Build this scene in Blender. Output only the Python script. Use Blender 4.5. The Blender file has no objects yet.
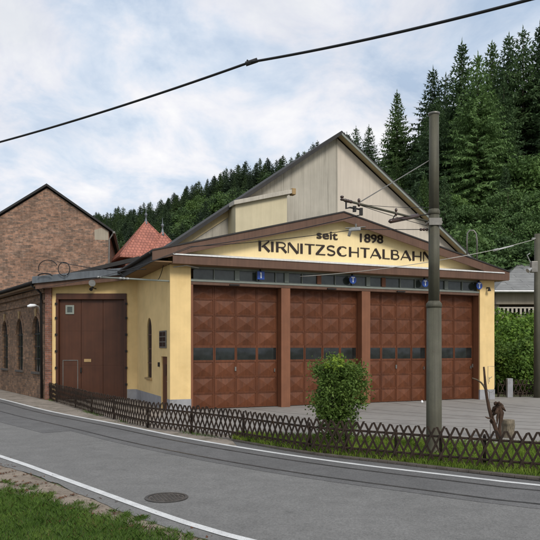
import bpy, bmesh, math, random
import numpy as np
from mathutils import Vector, Matrix

random.seed(7); np.random.seed(7)
S = bpy.context.scene
COL = S.collection
EYE = 2.2; F = 650.0; HY = 347.5
R = math.radians

# ------------------------------------------------------------------ helpers
def g(x, y, z=0.0):
    """ground point seen at pixel (x,y) of the 540 px photograph"""
    Y = F*(EYE-z)/(y-HY); return Vector(((x-270)/F*Y, Y, z))
def at(x, y, Y):
    return Vector(((x-270)/F*Y, Y, EYE+(HY-y)/F*Y))

TH = math.atan2(650, 1530)
cT, sT = math.cos(TH), math.sin(TH)
class Frame:
    def __init__(s, o, ang):
        s.o = Vector(o); s.ex = Vector((math.cos(ang), math.sin(ang), 0)); s.ey = Vector((-math.sin(ang), math.cos(ang), 0))
    def p(s, u, v, z): return s.o + s.ex*u + s.ey*v + Vector((0, 0, z))
W = Frame((0, 0, 0), 0)
D = Frame((0, 0, 0), TH)
def U(px, v):                       # depot local u of the pixel column px on the plane v
    xr = (px-270)/F
    return v*(cT*xr+sT)/(cT-sT*xr)
def V(px, u):
    xr = (px-270)/F
    return u*(cT-sT*xr)/(cT*xr+sT)

class MB:
    def __init__(s): s.v = []; s.f = []
    def add(s, vs, fs):
        n = len(s.v); s.v += [tuple(p) for p in vs]; s.f += [tuple(i+n for i in f) for f in fs]; return s
    def box(s, fr, u, v, z):
        P = [fr.p(a, b, c) for c in z for b in v for a in u]
        return s.add(P, [(0,2,3,1),(4,5,7,6),(0,1,5,4),(2,6,7,3),(0,4,6,2),(1,3,7,5)])
    def prism(s, fr, poly, v0, v1):     # poly in (u,z), extruded along v
        n = len(poly)
        P = [fr.p(a, v0, b) for a, b in poly]+[fr.p(a, v1, b) for a, b in poly]
        return s.add(P, [tuple(range(n)), tuple(range(2*n-1, n-1, -1))]+[(i, i+n, (i+1) % n+n, (i+1) % n) for i in range(n)])
    def slab(s, fr, poly, z0, z1):      # poly in (u,v), extruded along z
        n = len(poly)
        P = [fr.p(a, b, z0) for a, b in poly]+[fr.p(a, b, z1) for a, b in poly]
        return s.add(P, [tuple(range(n)), tuple(range(2*n-1, n-1, -1))]+[(i, i+n, (i+1) % n+n, (i+1) % n) for i in range(n)])
    def hexa(s, P):                     # 8 corners: bottom 4 then top 4
        return s.add(P, [(0,1,2,3),(4,7,6,5),(0,4,5,1),(1,5,6,2),(2,6,7,3),(3,7,4,0)])
    def tube(s, pts, rad, n=8, cap=True):
        pts = [Vector(p) for p in pts]
        if not hasattr(rad, '__len__'): rad = [rad]*len(pts)
        b = len(s.v); up = None
        for i, p in enumerate(pts):
            d = (pts[min(i+1, len(pts)-1)]-pts[max(i-1, 0)]).normalized()
            if up is None: up = d.orthogonal().normalized()
            a = (up - d*up.dot(d)).normalized(); up = a; c = d.cross(a)
            for k in range(n):
                t = 2*math.pi*k/n
                s.v.append(tuple(p+(a*math.cos(t)+c*math.sin(t))*rad[i]))
        for i in range(len(pts)-1):
            for k in range(n):
                s.f.append((b+i*n+k, b+i*n+(k+1) % n, b+(i+1)*n+(k+1) % n, b+(i+1)*n+k))
        if cap:
            s.f.append(tuple(b+k for k in range(n))[::-1]); s.f.append(tuple(b+(len(pts)-1)*n+k for k in range(n)))
        return s
    def build(s, name, mat, parent=None, smooth=False, bevel=0, recalc=True):
        base = parent_loc(parent)
        me = bpy.data.meshes.new(name)
        me.from_pydata([(p[0]-base.x, p[1]-base.y, p[2]-base.z) for p in s.v], [], s.f)
        if recalc:
            bm = bmesh.new(); bm.from_mesh(me); bmesh.ops.recalc_face_normals(bm, faces=bm.faces); bm.to_mesh(me); bm.free()
        o = bpy.data.objects.new(name, me); COL.objects.link(o)
        if parent: o.parent = parent
        me.materials.append(mat)
        if smooth:
            for p in me.polygons: p.use_smooth = True
        if bevel:
            m = o.modifiers.new('b', 'BEVEL'); m.width = bevel; m.segments = 2; m.limit_method = 'ANGLE'; m.angle_limit = R(40)
        uvbox(me, base)
        return o
def parent_loc(p):
    v = Vector((0, 0, 0))
    while p: v = v+p.location; p = p.parent
    return v
def uvbox(me, base=Vector((0, 0, 0))):
    uv = me.uv_layers.new(name='UVMap') if not me.uv_layers else me.uv_layers[0]
    for p in me.polygons:
        n = p.normal
        if abs(n.z) > .98: t = Vector((1, 0, 0)); b = Vector((0, 1, 0))
        else:
            t = Vector((-n.y, n.x, 0)).normalized(); b = n.cross(t)
        for li in p.loop_indices:
            c = me.vertices[me.loops[li].vertex_index].co+base
            uv.data[li].uv = (c.dot(t), c.dot(b))
def cut(o, cutter):
    """boolean cut of mesh object o by an MB; the result is baked"""
    base = parent_loc(o.parent)
    me = bpy.data.meshes.new('c'); me.from_pydata([(p[0]-base.x, p[1]-base.y, p[2]-base.z) for p in cutter.v], [], cutter.f)
    bm = bmesh.new(); bm.from_mesh(me); bmesh.ops.recalc_face_normals(bm, faces=bm.faces); bm.to_mesh(me); bm.free()
    c = bpy.data.objects.new('c', me); COL.objects.link(c); c.parent = o.parent
    m = o.modifiers.new('x', 'BOOLEAN'); m.object = c; m.operation = 'DIFFERENCE'; m.solver = 'EXACT'
    bpy.context.view_layer.update()
    dg = bpy.context.evaluated_depsgraph_get(); dg.update()
    new = bpy.data.meshes.new_from_object(o.evaluated_get(dg))
    o.modifiers.clear(); o.data = new
    bpy.data.objects.remove(c); bpy.data.meshes.remove(me)
    uvbox(new, base)
def tag(o, label=None, cat=None, group=None, kind=None):
    if label: o['label'] = label
    if cat: o['category'] = cat
    if group: o['group'] = group
    if kind: o['kind'] = kind
    return o
def thing(name, loc, label, cat, group=None):
    o = bpy.data.objects.new(name, None); COL.objects.link(o); o.location = loc; o.empty_display_size = .2
    return tag(o, label, cat, group)
def raw_mesh(name, verts, faces_n, idx, mat, nper=4):
    """fast numpy mesh: verts (N,3), idx (M,nper)"""
    me = bpy.data.meshes.new(name)
    me.vertices.add(len(verts)); me.vertices.foreach_set('co', verts.astype(np.float32).ravel())
    M = len(idx); me.loops.add(M*nper); me.loops.foreach_set('vertex_index', idx.astype(np.int32).ravel())
    me.polygons.add(M); me.polygons.foreach_set('loop_start', np.arange(0, M*nper, nper, dtype=np.int32))
    me.update(calc_edges=True); me.validate(); me.materials.append(mat)
    return me
def link(name, me, parent=None, loc=None):
    o = bpy.data.objects.new(name, me); COL.objects.link(o)
    if parent: o.parent = parent
    if loc is not None: o.location = loc
    return o

# ------------------------------------------------------------------ materials
def nodes(name):
    m = bpy.data.materials.new(name); m.use_nodes = True
    nt = m.node_tree; b = nt.nodes['Principled BSDF']; return m, nt, b
class NT:
    def __init__(s, nt): s.nt = nt
    def n(s, t, **k):
        x = s.nt.nodes.new(t)
        for a, v in k.items():
            if a.startswith('i_'): x.inputs[a[2:].replace('_', ' ')].default_value = v
            else: setattr(x, a, v)
        return x
    def l(s, a, b): s.nt.links.new(a, b)
    def noise(s, vec, scale, detail=6, rough=.6):
        x = s.n('ShaderNodeTexNoise'); x.inputs['Scale'].default_value = scale; x.inputs['Detail'].default_value = detail
        x.inputs['Roughness'].default_value = rough; s.l(vec, x.inputs['Vector']); return x.outputs['Fac']
    def ramp(s, fac, stops):
        x = s.n('ShaderNodeValToRGB'); e = x.color_ramp.elements
        while len(e) < len(stops): e.new(.5)
        for i, (p, c) in enumerate(stops):
            e[i].position = p; e[i].color = (c[0], c[1], c[2], 1) if hasattr(c, '__len__') else (c, c, c, 1)
        s.l(fac, x.inputs['Fac']); return x.outputs['Color']
    def mix(s, a, b, fac, mode='MIX'):
        x = s.n('ShaderNodeMix', data_type='RGBA', blend_type=mode)
        for v, i in ((a, 6), (b, 7)):
            if hasattr(v, 'links'): s.l(v, x.inputs[i])
            else: x.inputs[i].default_value = (v[0], v[1], v[2], 1)
        if hasattr(fac, 'links'): s.l(fac, x.inputs[0])
        else: x.inputs[0].default_value = fac
        return x.outputs[2]
    def bump(s, h, strength, dist, b):
        x = s.n('ShaderNodeBump'); x.inputs['Strength'].default_value = strength; x.inputs['Distance'].default_value = dist
        s.l(h, x.inputs['Height']); s.l(x.outputs['Normal'], b.inputs['Normal'])
    def mapping(s, vec, sc, loc=(0, 0, 0)):
        x = s.n('ShaderNodeMapping'); x.inputs['Scale'].default_value = sc; x.inputs['Location'].default_value = loc
        s.l(vec, x.inputs['Vector']); return x.outputs['Vector']

def surf(name, col, rough=.8, var=.15, scale=3., fine=60., bump=.15, streak=0., metal=0., dirt=None, dirtcol=(.1,.09,.08), spec=.35, bdist=.01):
    """wall-like surface: broad tone variation, fine grain, optional vertical streaks and stains"""
    m, nt, b = nodes(name); t = NT(nt)
    geo = t.n('ShaderNodeNewGeometry').outputs['Position']; uv = t.n('ShaderNodeTexCoord').outputs['UV']
    n1 = t.noise(geo, scale, 5, .6); n2 = t.noise(geo, fine, 4, .7)
    dk = tuple(c*(1-var) for c in col); lt = tuple(min(1, c*(1+var)) for c in col)
    c = t.ramp(n1, [(.3, dk), (.7, lt)])
    c = t.mix(c, t.ramp(n2, [(.3, 1-var*.7), (.7, 1+var*.3)]), 1, 'MULTIPLY')
    if streak:
        st = t.noise(t.mapping(uv, (9, .35, 1)), 1.0, 6, .65)
        c = t.mix(c, t.ramp(st, [(.38, 1-streak), (.62, 1.0)]), 1, 'MULTIPLY')
    if dirt:
        dn = t.noise(geo, dirt, 7, .7)
        c = t.mix(c, dirtcol, t.ramp(dn, [(.55, 0), (.75, .6)]))
    t.l(c, b.inputs['Base Color']); b.inputs['Roughness'].default_value = rough; b.inputs['Metallic'].default_value = metal
    b.inputs['Specular IOR Level'].default_value = spec
    if bump: t.bump(n2, bump, bdist, b)
    return m

def brick(name, c1, c2, mortar, scale=1., mottle=.4):
    m, nt, b = nodes(name); t = NT(nt)
    uv = t.n('ShaderNodeTexCoord').outputs['UV']; geo = t.n('ShaderNodeNewGeometry').outputs['Position']
    br = t.n('ShaderNodeTexBrick'); t.l(uv, br.inputs['Vector'])
    br.inputs['Scale'].default_value = 1; br.inputs['Brick Width'].default_value = .25*scale; br.inputs['Row Height'].default_value = .077*scale
    br.inputs['Mortar Size'].default_value = .007*scale; br.inputs['Bias'].default_value = -.1; br.inputs['Mortar Smooth'].default_value = .3
    br.inputs['Color1'].default_value = (*c1, 1); br.inputs['Color2'].default_value = (*c2, 1); br.inputs['Mortar'].default_value = (*mortar, 1)
    n = t.noise(geo, .6, 6, .65); n2 = t.noise(geo, 4.5, 7, .75)
    c = t.mix(br.outputs['Color'], t.ramp(n, [(.3, 1-mottle), (.7, 1.15)]), 1, 'MULTIPLY')
    c = t.mix(c, t.ramp(n2, [(.32, .50), (.68, 1.35)]), 1, 'MULTIPLY')
    t.l(c, b.inputs['Base Color']); b.inputs['Roughness'].default_value = .9; b.inputs['Specular IOR Level'].default_value = .2
    h = t.mix(t.ramp(br.outputs['Fac'], [(0, 1), (1, 0)]), (0, 0, 0), .0)
    t.bump(h, .5, .012, b); return m

def asphalt_mat(name, base, var=.1):
    m, nt, b = nodes(name); t = NT(nt)
    geo = t.n('ShaderNodeNewGeometry').outputs['Position']
    c = t.ramp(t.noise(geo, .35, 6, .65), [(.3, tuple(x*(1-var) for x in base)), (.7, tuple(x*(1+var) for x in base))])
    c = t.mix(c, t.ramp(t.noise(geo, 2.2, 7, .7), [(.3, .86), (.7, 1.12)]), 1, 'MULTIPLY')
    vo = t.n('ShaderNodeTexVoronoi'); vo.inputs['Scale'].default_value = 55; t.l(geo, vo.inputs['Vector'])
    c = t.mix(c, t.ramp(vo.outputs['Color'], [(.15, .86), (.85, 1.14)]), 1, 'MULTIPLY')
    c = t.mix(c, t.ramp(t.noise(geo, 24, 4, .8), [(.3, .84), (.7, 1.16)]), 1, 'MULTIPLY')
    c = t.mix(c, (.05, .048, .045), t.ramp(t.noise(geo, .9, 9, .75), [(.60, 0), (.72, .45)]))
    t.l(c, b.inputs['Base Color']); b.inputs['Roughness'].default_value = .88; b.inputs['Specular IOR Level'].default_value = .25
    t.bump(vo.outputs['Distance'], .5, .006, b); return m
def ground_mat(name, base, spec2, scale_big=.5, fine=120, var=.18, speck=.35, rough=.92, patches=None, bump=.4, cracks=0.):
    m, nt, b = nodes(name); t = NT(nt)
    geo = t.n('ShaderNodeNewGeometry').outputs['Position']
    big = t.noise(geo, scale_big, 6, .6); mid = t.noise(geo, scale_big*9, 5, .6); fi = t.noise(geo, fine, 3, .8)
    c = t.ramp(big, [(.3, tuple(x*(1-var) for x in base)), (.7, tuple(x*(1+var) for x in base))])
    c = t.mix(c, t.ramp(mid, [(.3, 1-var*.6), (.7, 1+var*.6)]), 1, 'MULTIPLY')
    c = t.mix(c, spec2, t.ramp(fi, [(.52, 0), (.72, speck)]))
    if patches:
        pn = t.noise(geo, patches[0], 8, .7); c = t.mix(c, patches[1], t.ramp(pn, [(patches[2], 0), (patches[2]+.1, patches[3])]))
    if cracks:
        vo = t.n('ShaderNodeTexVoronoi', feature='DISTANCE_TO_EDGE'); vo.inputs['Scale'].default_value = .45
        wv = t.n('ShaderNodeVectorMath', operation='ADD'); nz = t.n('ShaderNodeTexNoise'); nz.inputs['Scale'].default_value = 1.5; nz.inputs['Detail'].default_value = 5
        t.l(geo, nz.inputs['Vector']); t.l(geo, wv.inputs[0]); t.l(nz.outputs['Color'], wv.inputs[1]); t.l(wv.outputs[0], vo.inputs['Vector'])
        c = t.mix(c, (.02, .02, .02), t.ramp(vo.outputs['Distance'], [(.002, cracks), (.008, 0)]))
    t.l(c, b.inputs['Base Color']); b.inputs['Roughness'].default_value = rough; b.inputs['Specular IOR Level'].default_value = .25
    t.bump(fi, bump, .006, b); return m

def leaf_mat(name, c1, c2, c3, scale=.35, trans=.25, obj_var=.25):
    """foliage: three tones mixed by position noise and by a random value per tree"""
    m, nt, b = nodes(name); t = NT(nt)
    geo = t.n('ShaderNodeNewGeometry'); pos = geo.outputs['Position']
    n1 = t.noise(pos, scale, 3, .6); n2 = t.noise(pos, scale*14, 2, .6)
    c = t.ramp(n1, [(.3, c1), (.55, c2), (.78, c3)])
    c = t.mix(c, t.ramp(n2, [(.25, .6), (.75, 1.35)]), 1, 'MULTIPLY')
    if obj_var:
        oi = t.n('ShaderNodeObjectInfo').outputs['Random']
        c = t.mix(c, t.ramp(oi, [(0, (1-obj_var, 1-obj_var, 1-obj_var*.6)), (.5, (1, 1, 1)), (1, (1+obj_var, 1+obj_var*.9, 1-obj_var*.3))]), 1, 'MULTIPLY')
    t.l(c, b.inputs['Base Color']); b.inputs['Roughness'].default_value = .65; b.inputs['Specular IOR Level'].default_value = .25
    tr = t.n('ShaderNodeBsdfTranslucent'); t.l(c, tr.inputs['Color'])
    mx = t.n('ShaderNodeMixShader'); mx.inputs[0].default_value = trans
    t.l(b.outputs[0], mx.inputs[1]); t.l(tr.outputs[0], mx.inputs[2]); t.l(mx.outputs[0], nt.nodes['Material Output'].inputs['Surface'])
    return m

def glass_mat(name, col=(.02, .025, .025), rough=.12, spec=.5, var=1):
    m, nt, b = nodes(name); t = NT(nt)
    geo = t.n('ShaderNodeNewGeometry').outputs['Position']
    c = t.ramp(t.noise(geo, 3, 4, .6), [(.3, tuple(x*.6 for x in col)), (.7, tuple(x*1.6 for x in col))])
    t.l(c, b.inputs['Base Color']); b.inputs['Roughness'].default_value = rough; b.inputs['Specular IOR Level'].default_value = spec
    t.bump(t.noise(geo, 1.2, 2, .5), .08, .05, b); return m

M = {}
M['yellow'] = surf('yellow_render', (.76, .55, .255), .85, .10, 1.2, 90, .12, streak=.05, dirt=1.1, dirtcol=(.60, .41, .17))
M['pale'] = surf('pale_yellow_render', (.84, .67, .36), .85, .07, 1.2, 90, .1, streak=.05, dirt=.8, dirtcol=(.70, .55, .30))
M['plinth'] = surf('grey_plinth', (.30, .30, .31), .9, .12, 3, 70, .2, dirt=2)
M['fascia'] = surf('brown_fascia', (.125, .066, .042), .6, .14, 2, 40, .1, streak=.2)
M['brownpost'] = surf('brown_posts', (.21, .085, .042), .55, .12, 2, 60, .08, streak=.15)
M['doorred'] = surf('brown_door_metal', (.140, .048, .021), .55, .22, .9, 30, .08, streak=.30, spec=.25, dirt=1.7, dirtcol=(.085, .036, .022))
M['gatebrown'] = surf('dark_brown_gate', (.075, .026, .011), .5, .15, 1.5, 50, .06, streak=.2, spec=.4)
M['white'] = surf('white_flashing', (.72, .72, .70), .5, .08, 3, 60, .05, streak=.2)
M['cap'] = surf('dull_pale_flashing', (.47, .43, .36), .7, .12, 2, 50, .1, streak=.2)
M['black'] = surf('black_paint', (.012, .010, .009), .55, .2, 4, 60, .05)
M['letter'] = surf('dark_brown_letters', (.022, .012, .008), .5, .1, 4, 60, .03)
M['soffit'] = surf('soffit_boards', (.20, .12, .06), .7, .15, 2, 40, .1)
M['creamsoffit'] = surf('cream_soffit', (.50, .40, .22), .7, .1, 2, 40, .1, streak=.1)
M['cream'] = surf('cream_box_wall', (.56, .49, .33), .85, .06, 1.5, 80, .1, streak=.08)
M['render'] = surf('stained_beige_render', (.57, .505, .42), .9, .05, .9, 70, .12, streak=.10, dirt=.6, dirtcol=(.52, .45, .38))
M['darkroof'] = surf('dark_roof_felt', (.035, .033, .032), .8, .2, 2, 40, .3)
M['greyroof'] = surf('grey_metal_roof', (.15, .165, .18), .42, .2, 1.5, 30, .1, metal=.25, streak=.25)
M['pole'] = surf('weathered_pole_paint', (.092, .087, .060), .65, .18, 2.5, 45, .15, streak=.3, dirt=3, dirtcol=(.06, .045, .03))
M['steel'] = surf('dull_steel', (.20, .19, .17), .45, .2, 5, 60, .1, metal=.6)
M['galv'] = surf('galvanised_steel', (.38, .38, .37), .45, .15, 5, 60, .1, metal=.5)
M['insul'] = surf('brown_insulator', (.05, .025, .018), .3, .15, 8, 60, .05, spec=.6)
M['wire'] = surf('black_cable', (.012, .012, .013), .5, .1, 5, 60, 0)
M['palewire'] = surf('pale_wire', (.42, .40, .36), .5, .1, 5, 60, 0)
M['fencewood'] = surf('dark_stained_fence_wood', (.034, .021, .013), .8, .35, 4, 90, .4, dirt=3, dirtcol=(.070, .052, .038))
M['oldwood'] = surf('weathered_log', (.15, .115, .075), .9, .25, 4, 60, .5, streak=.5, bdist=.03)
M['bark'] = surf('spruce_bark', (.13, .10, .075), .95, .35, 4, 30, .6, bdist=.03)
M['darkbark'] = surf('gnarled_root_bark', (.072, .040, .024), .85, .4, 9, 60, .8, bdist=.03)
M['blue'] = surf('blue_enamel', (.015, .07, .36), .35, .05, 4, 60, 0, spec=.5)
M['whitepaint'] = surf('white_enamel', (.8, .82, .84), .4, .03, 4, 60, 0)
M['brickred'] = brick('old_mixed_brick', (.365, .205, .135), (.15, .105, .08), (.27, .225, .185), 1.3, .3)
M['brickdark'] = brick('dark_brown_brick', (.30, .175, .105), (.15, .098, .066), (.17, .14, .11), 1.2, .3)  # darker brown brick with mottled tone
M['brickcorner'] = brick('red_corner_brick', (.24, .105, .07), (.13, .065, .048), (.2, .17, .15), 1.1, .2)
M['glass'] = glass_mat('dark_window_glass', (.014, .016, .016), .06, .6)
M['greenglass'] = glass_mat('green_grey_wired_glass', (.045, .054, .046), .15, .5)
M['frameglass'] = surf('pale_green_window_frame', (.22, .24, .21), .6, .12, 3, 60, .05)
M['stone'] = surf('tan_sandstone', (.34, .23, .11), .9, .15, 5, 60, .2)
M['log'] = surf('cut_log', (.24, .20, .14), .9, .2, 6, 60, .4, streak=.6, bdist=.03)
M['housewall'] = surf('beige_house_wall', (.36, .31, .24), .9, .1, 1, 50, .1, streak=.15)
M['redwall'] = surf('red_brown_house_wall', (.19, .085, .06), .85, .15, 2, 50, .15)
M['asphalt'] = asphalt_mat('road_asphalt', (.168, .164, .156))
M['asphalt_dark'] = asphalt_mat('track_asphalt', (.125, .122, .119), .16)
M['yard'] = ground_mat('yard_paving', (.25, .235, .215), (.36, .34, .31), .35, 110, .12, .4, .92, patches=(.9, (.19, .17, .155), .52, .5))
M['pavement'] = ground_mat('dusty_pavement', (.245, .21, .175), (.38, .34, .29), .9, 60, .25, .6, .95, patches=(2.2, (.13, .115, .085), .50, .75))
M['shoulder'] = ground_mat('sandy_shoulder', (.235, .195, .152), (.10, .07, .05), 1.2, 45, .25, .9, .95, patches=(2.6, (.085, .052, .034), .53, .9), bump=.8)
M['soil'] = ground_mat('grass_soil', (.040, .065, .016), (.06, .07, .03), 1.5, 60, .3, .6, .95)
M['earth'] = ground_mat('valley_floor', (.12, .13, .07), (.16, .15, .10), .3, 30, .3, .5, .95)
M['hill'] = ground_mat('forest_floor', (.045, .062, .028), (.05, .05, .025), .15, 5, .3, .5, .95)
M['kerb'] = surf('kerb_stone', (.10, .085, .072), .9, .25, 5, 60, .4, dirt=3)
def paint_mat():
    m, nt, b = nodes('worn_road_paint'); t = NT(nt)
    geo = t.n('ShaderNodeNewGeometry').outputs['Position']
    c = t.ramp(t.noise(geo, 3, 6, .7), [(.3, (.50, .50, .49)), (.7, (.70, .70, .68))])
    c = t.mix(c, (.22, .22, .22), t.ramp(t.noise(geo, 60, 4, .75), [(.55, 0), (.66, .85)]))
    t.l(c, b.inputs['Base Color']); b.inputs['Roughness'].default_value = .7; return m
M['paint'] = paint_mat()
def rail_mat():
    m, nt, b = nodes('worn_rail_steel'); t = NT(nt)
    geo = t.n('ShaderNodeNewGeometry').outputs['Position']
    t.l(t.ramp(t.noise(geo, 4, 5, .7), [(.3, (.035, .032, .03)), (.75, (.11, .105, .10))]), b.inputs['Base Color'])
    b.inputs['Roughness'].default_value = .45; b.inputs['Metallic'].default_value = .5; return m
M['rail'] = rail_mat()
M['yardrail'] = surf('rusty_yard_rail', (.15, .135, .118), .6, .3, 1.2, 40, .1, metal=.3)
def siding_mat():
    m, nt, b = nodes('grey_board_siding'); t = NT(nt)
    uv = t.n('ShaderNodeTexCoord').outputs['UV']; geo = t.n('ShaderNodeNewGeometry').outputs['Position']
    wv = t.n('ShaderNodeTexWave', wave_type='BANDS', bands_direction='X'); wv.inputs['Scale'].default_value = 1.55; wv.inputs['Distortion'].default_value = 0
    t.l(uv, wv.inputs['Vector'])
    st = t.noise(t.mapping(uv, (7, .25, 1)), 1.0, 7, .7); big = t.noise(geo, .5, 5, .6)
    c = t.ramp(st, [(.3, (.235, .215, .175)), (.45, (.385, .355, .295)), (.7, (.47, .43, .36))])
    c = t.mix(c, t.ramp(big, [(.3, .8), (.7, 1.12)]), 1, 'MULTIPLY')
    t.l(c, b.inputs['Base Color']); b.inputs['Roughness'].default_value = .85
    t.bump(t.ramp(wv.outputs['Fac'], [(.0, 0), (.2, 1)]), .4, .02, b); return m
M['siding'] = siding_mat()
def tile_mat(name, c1, c2, roww=.3, rowh=.3):
    m, nt, b = nodes(name); t = NT(nt)
    uv = t.n('ShaderNodeTexCoord').outputs['UV']; geo = t.n('ShaderNodeNewGeometry').outputs['Position']
    br = t.n('ShaderNodeTexBrick'); t.l(uv, br.inputs['Vector']); br.inputs['Scale'].default_value = 1
    br.inputs['Brick Width'].default_value = roww; br.inputs['Row Height'].default_value = rowh; br.inputs['Mortar Size'].default_value = .022
    br.inputs['Mortar Smooth'].default_value = 1
    br.inputs['Color1'].default_value = (*c1, 1); br.inputs['Color2'].default_value = (*c2, 1); br.inputs['Mortar'].default_value = (*[x*.45 for x in c2], 1)
    c = t.mix(br.outputs['Color'], t.ramp(t.noise(geo, 2, 6, .7), [(.3, .75), (.7, 1.2)]), 1, 'MULTIPLY')
    t.l(c, b.inputs['Base Color']); b.inputs['Roughness'].default_value = .75
    t.bump(t.ramp(br.outputs['Fac'], [(0, 1), (1, 0)]), .8, .03, b); return m
M['tile'] = tile_mat('red_clay_tiles', (.42, .155, .105), (.33, .12, .085), .24, .27)
M['slate'] = tile_mat('grey_sheet_roof', (.215, .215, .205), (.18, .18, .175), 2.2, .55)
M['spruce'] = leaf_mat('dark_spruce_needles', (.050, .088, .038), (.080, .135, .054), (.12, .185, .072), .45, .25, .3)
M['spruce_mid'] = leaf_mat('green_spruce_needles', (.10, .175, .055), (.15, .245, .078), (.20, .31, .10), .5, .2, .1)
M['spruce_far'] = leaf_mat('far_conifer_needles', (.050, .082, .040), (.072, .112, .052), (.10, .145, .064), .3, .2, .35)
M['broad'] = leaf_mat('broadleaf_green', (.058, .11, .034), (.098, .17, .05), (.15, .235, .07), .5, .25, .25)
M['broad_far'] = leaf_mat('far_broadleaf_green', (.050, .095, .030), (.080, .135, .040), (.115, .17, .05), .2, .2, .25)
M['shrub'] = leaf_mat('shrub_green', (.055, .115, .018), (.12, .21, .032), (.23, .33, .06), 2.2, .25, .2)
M['bush'] = leaf_mat('dark_bush_leaves', (.062, .11, .02), (.105, .17, .032), (.18, .25, .055), 6, .25, 0)
M['shoot'] = leaf_mat('yellow_green_shoots', (.16, .24, .03), (.24, .34, .04), (.34, .42, .06), 6, .3, 0)
M['grass'] = leaf_mat('lawn_grass', (.062, .122, .018), (.10, .175, .028), (.165, .235, .05), 1.6, .3, 0)
M['grass2'] = leaf_mat('strip_grass', (.11, .18, .025), (.20, .29, .04), (.31, .37, .07), 1.8, .3, 0)
M['dry'] = leaf_mat('dead_leaves', (.07, .03, .015), (.13, .06, .03), (.22, .12, .06), 8, .1, 0)

# ------------------------------------------------------------------ camera, light, sky
cam = bpy.data.cameras.new('camera'); co = bpy.data.objects.new('camera', cam); COL.objects.link(co)
co.location = (0, 0, EYE); co.rotation_euler = (R(90), 0, 0); cam.sensor_width = 36; cam.lens = F/540*36
cam.shift_y = (HY-270)/540; cam.clip_end = 2000; cam.clip_start = .1; S.camera = co
S.render.resolution_x = S.render.resolution_y = 1024
S.view_settings.view_transform = 'Standard'; S.view_settings.look = 'None'; S.view_settings.gamma = 1; S.view_settings.exposure = 0.12
S.view_settings.use_curve_mapping = False
sd = Vector((.38, -.78, .70)).normalized()
sun = bpy.data.lights.new('sun', 'SUN'); so = bpy.data.objects.new('sun', sun); COL.objects.link(so)
sun.energy = 2.3; sun.angle = R(20); sun.color = (1, .955, .88)
so.rotation_euler = sd.to_track_quat('Z', 'Y').to_euler(); so.location = (10, -10, 30)

w = bpy.data.worlds.new('World'); S.world = w; w.use_nodes = True
nt = w.node_tree; t = NT(nt); bg = nt.nodes['Background']; bg.inputs['Strength'].default_value = .1
sky = t.n('ShaderNodeTexSky'); sky.sky_type = 'NISHITA'; sky.sun_disc = False
sky.sun_elevation = math.asin(sd.z); sky.sun_rotation = math.atan2(sd.x, sd.y); sky.air_density = 1.3; sky.dust_density = 2.0
tc = t.n('ShaderNodeTexCoord').outputs['Generated']
sep = t.n('ShaderNodeSeparateXYZ'); t.l(tc, sep.inputs[0])
mz = t.n('ShaderNodeMath', operation='MAXIMUM'); t.l(sep.outputs['Z'], mz.inputs[0]); mz.inputs[1].default_value = 0
az = t.n('ShaderNodeMath', operation='ADD'); t.l(mz.outputs[0], az.inputs[0]); az.inputs[1].default_value = .22
dv = []
for k in 'XY':
    d_ = t.n('ShaderNodeMath', operation='DIVIDE'); t.l(sep.outputs[k], d_.inputs[0]); t.l(az.outputs[0], d_.inputs[1]); dv.append(d_)
cb = t.n('ShaderNodeCombineXYZ'); t.l(dv[0].outputs[0], cb.inputs[0]); t.l(dv[1].outputs[0], cb.inputs[1])
n1 = t.n('ShaderNodeTexNoise'); n1.inputs['Scale'].default_value = 2.3; n1.inputs['Detail'].default_value = 9; n1.inputs['Roughness'].default_value = .60; n1.inputs['Distortion'].default_value = .35
mp = t.mapping(cb.outputs[0], (1.25, 1.0, 1), (3.1, 1.7, 0)); t.l(mp, n1.inputs['Vector'])
n2 = t.noise(t.mapping(cb.outputs[0], (1, 1., 1), (7, 2, 0)), 1.4, 7, .5)
cloud = t.ramp(n1.outputs['Fac'], [(.36, (4.9, 6.0, 7.5)), (.46, (6.5, 7.3, 8.4)), (.55, (8.2, 8.3, 8.8)), (.66, (9.4, 9.35, 9.3))])
cl2 = t.ramp(n2, [(.35, (.86, .88, .92)), (.65, (1.05, 1.04, 1.03))])
cloud = t.mix(cloud, cl2, 1, 'MULTIPLY')
skc = t.mix(sky.outputs[0], cloud, t.ramp(n2, [(.30, .80), (.5, .95)]))
t.l(skc, bg.inputs['Color'])

# ------------------------------------------------------------------ ground
def crom(P, n=10):
    out = []
    for i in range(len(P)-1):
        p0 = P[max(i-1, 0)]; p1 = P[i]; p2 = P[i+1]; p3 = P[min(i+2, len(P)-1)]
        for k in range(n):
            a = k/n
            out.append(.5*((2*p1)+(p2-p0)*a+(2*p0-5*p1+4*p2-p3)*a*a+(3*p1-p0-3*p2+p3)*a**3))
    out.append(P[-1]); return out
def offset(L, d):
    out = []
    for i, p in enumerate(L):
        t_ = (L[min(i+1, len(L)-1)]-L[max(i-1, 0)]); t_.z = 0; t_.normalize(); out.append(p+Vector((t_.y, -t_.x, 0))*d)
    return out
def resample(L, n):
    d = [0]
    for a, b in zip(L, L[1:]): d.append(d[-1]+(b-a).length)
    out = []; j = 0
    for i in range(n):
        s_ = d[-1]*i/(n-1)
        while j < len(L)-2 and d[j+1] < s_: j += 1
        out.append(L[j].lerp(L[j+1], (s_-d[j])/max(1e-9, d[j+1]-d[j])))
    return out
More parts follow.
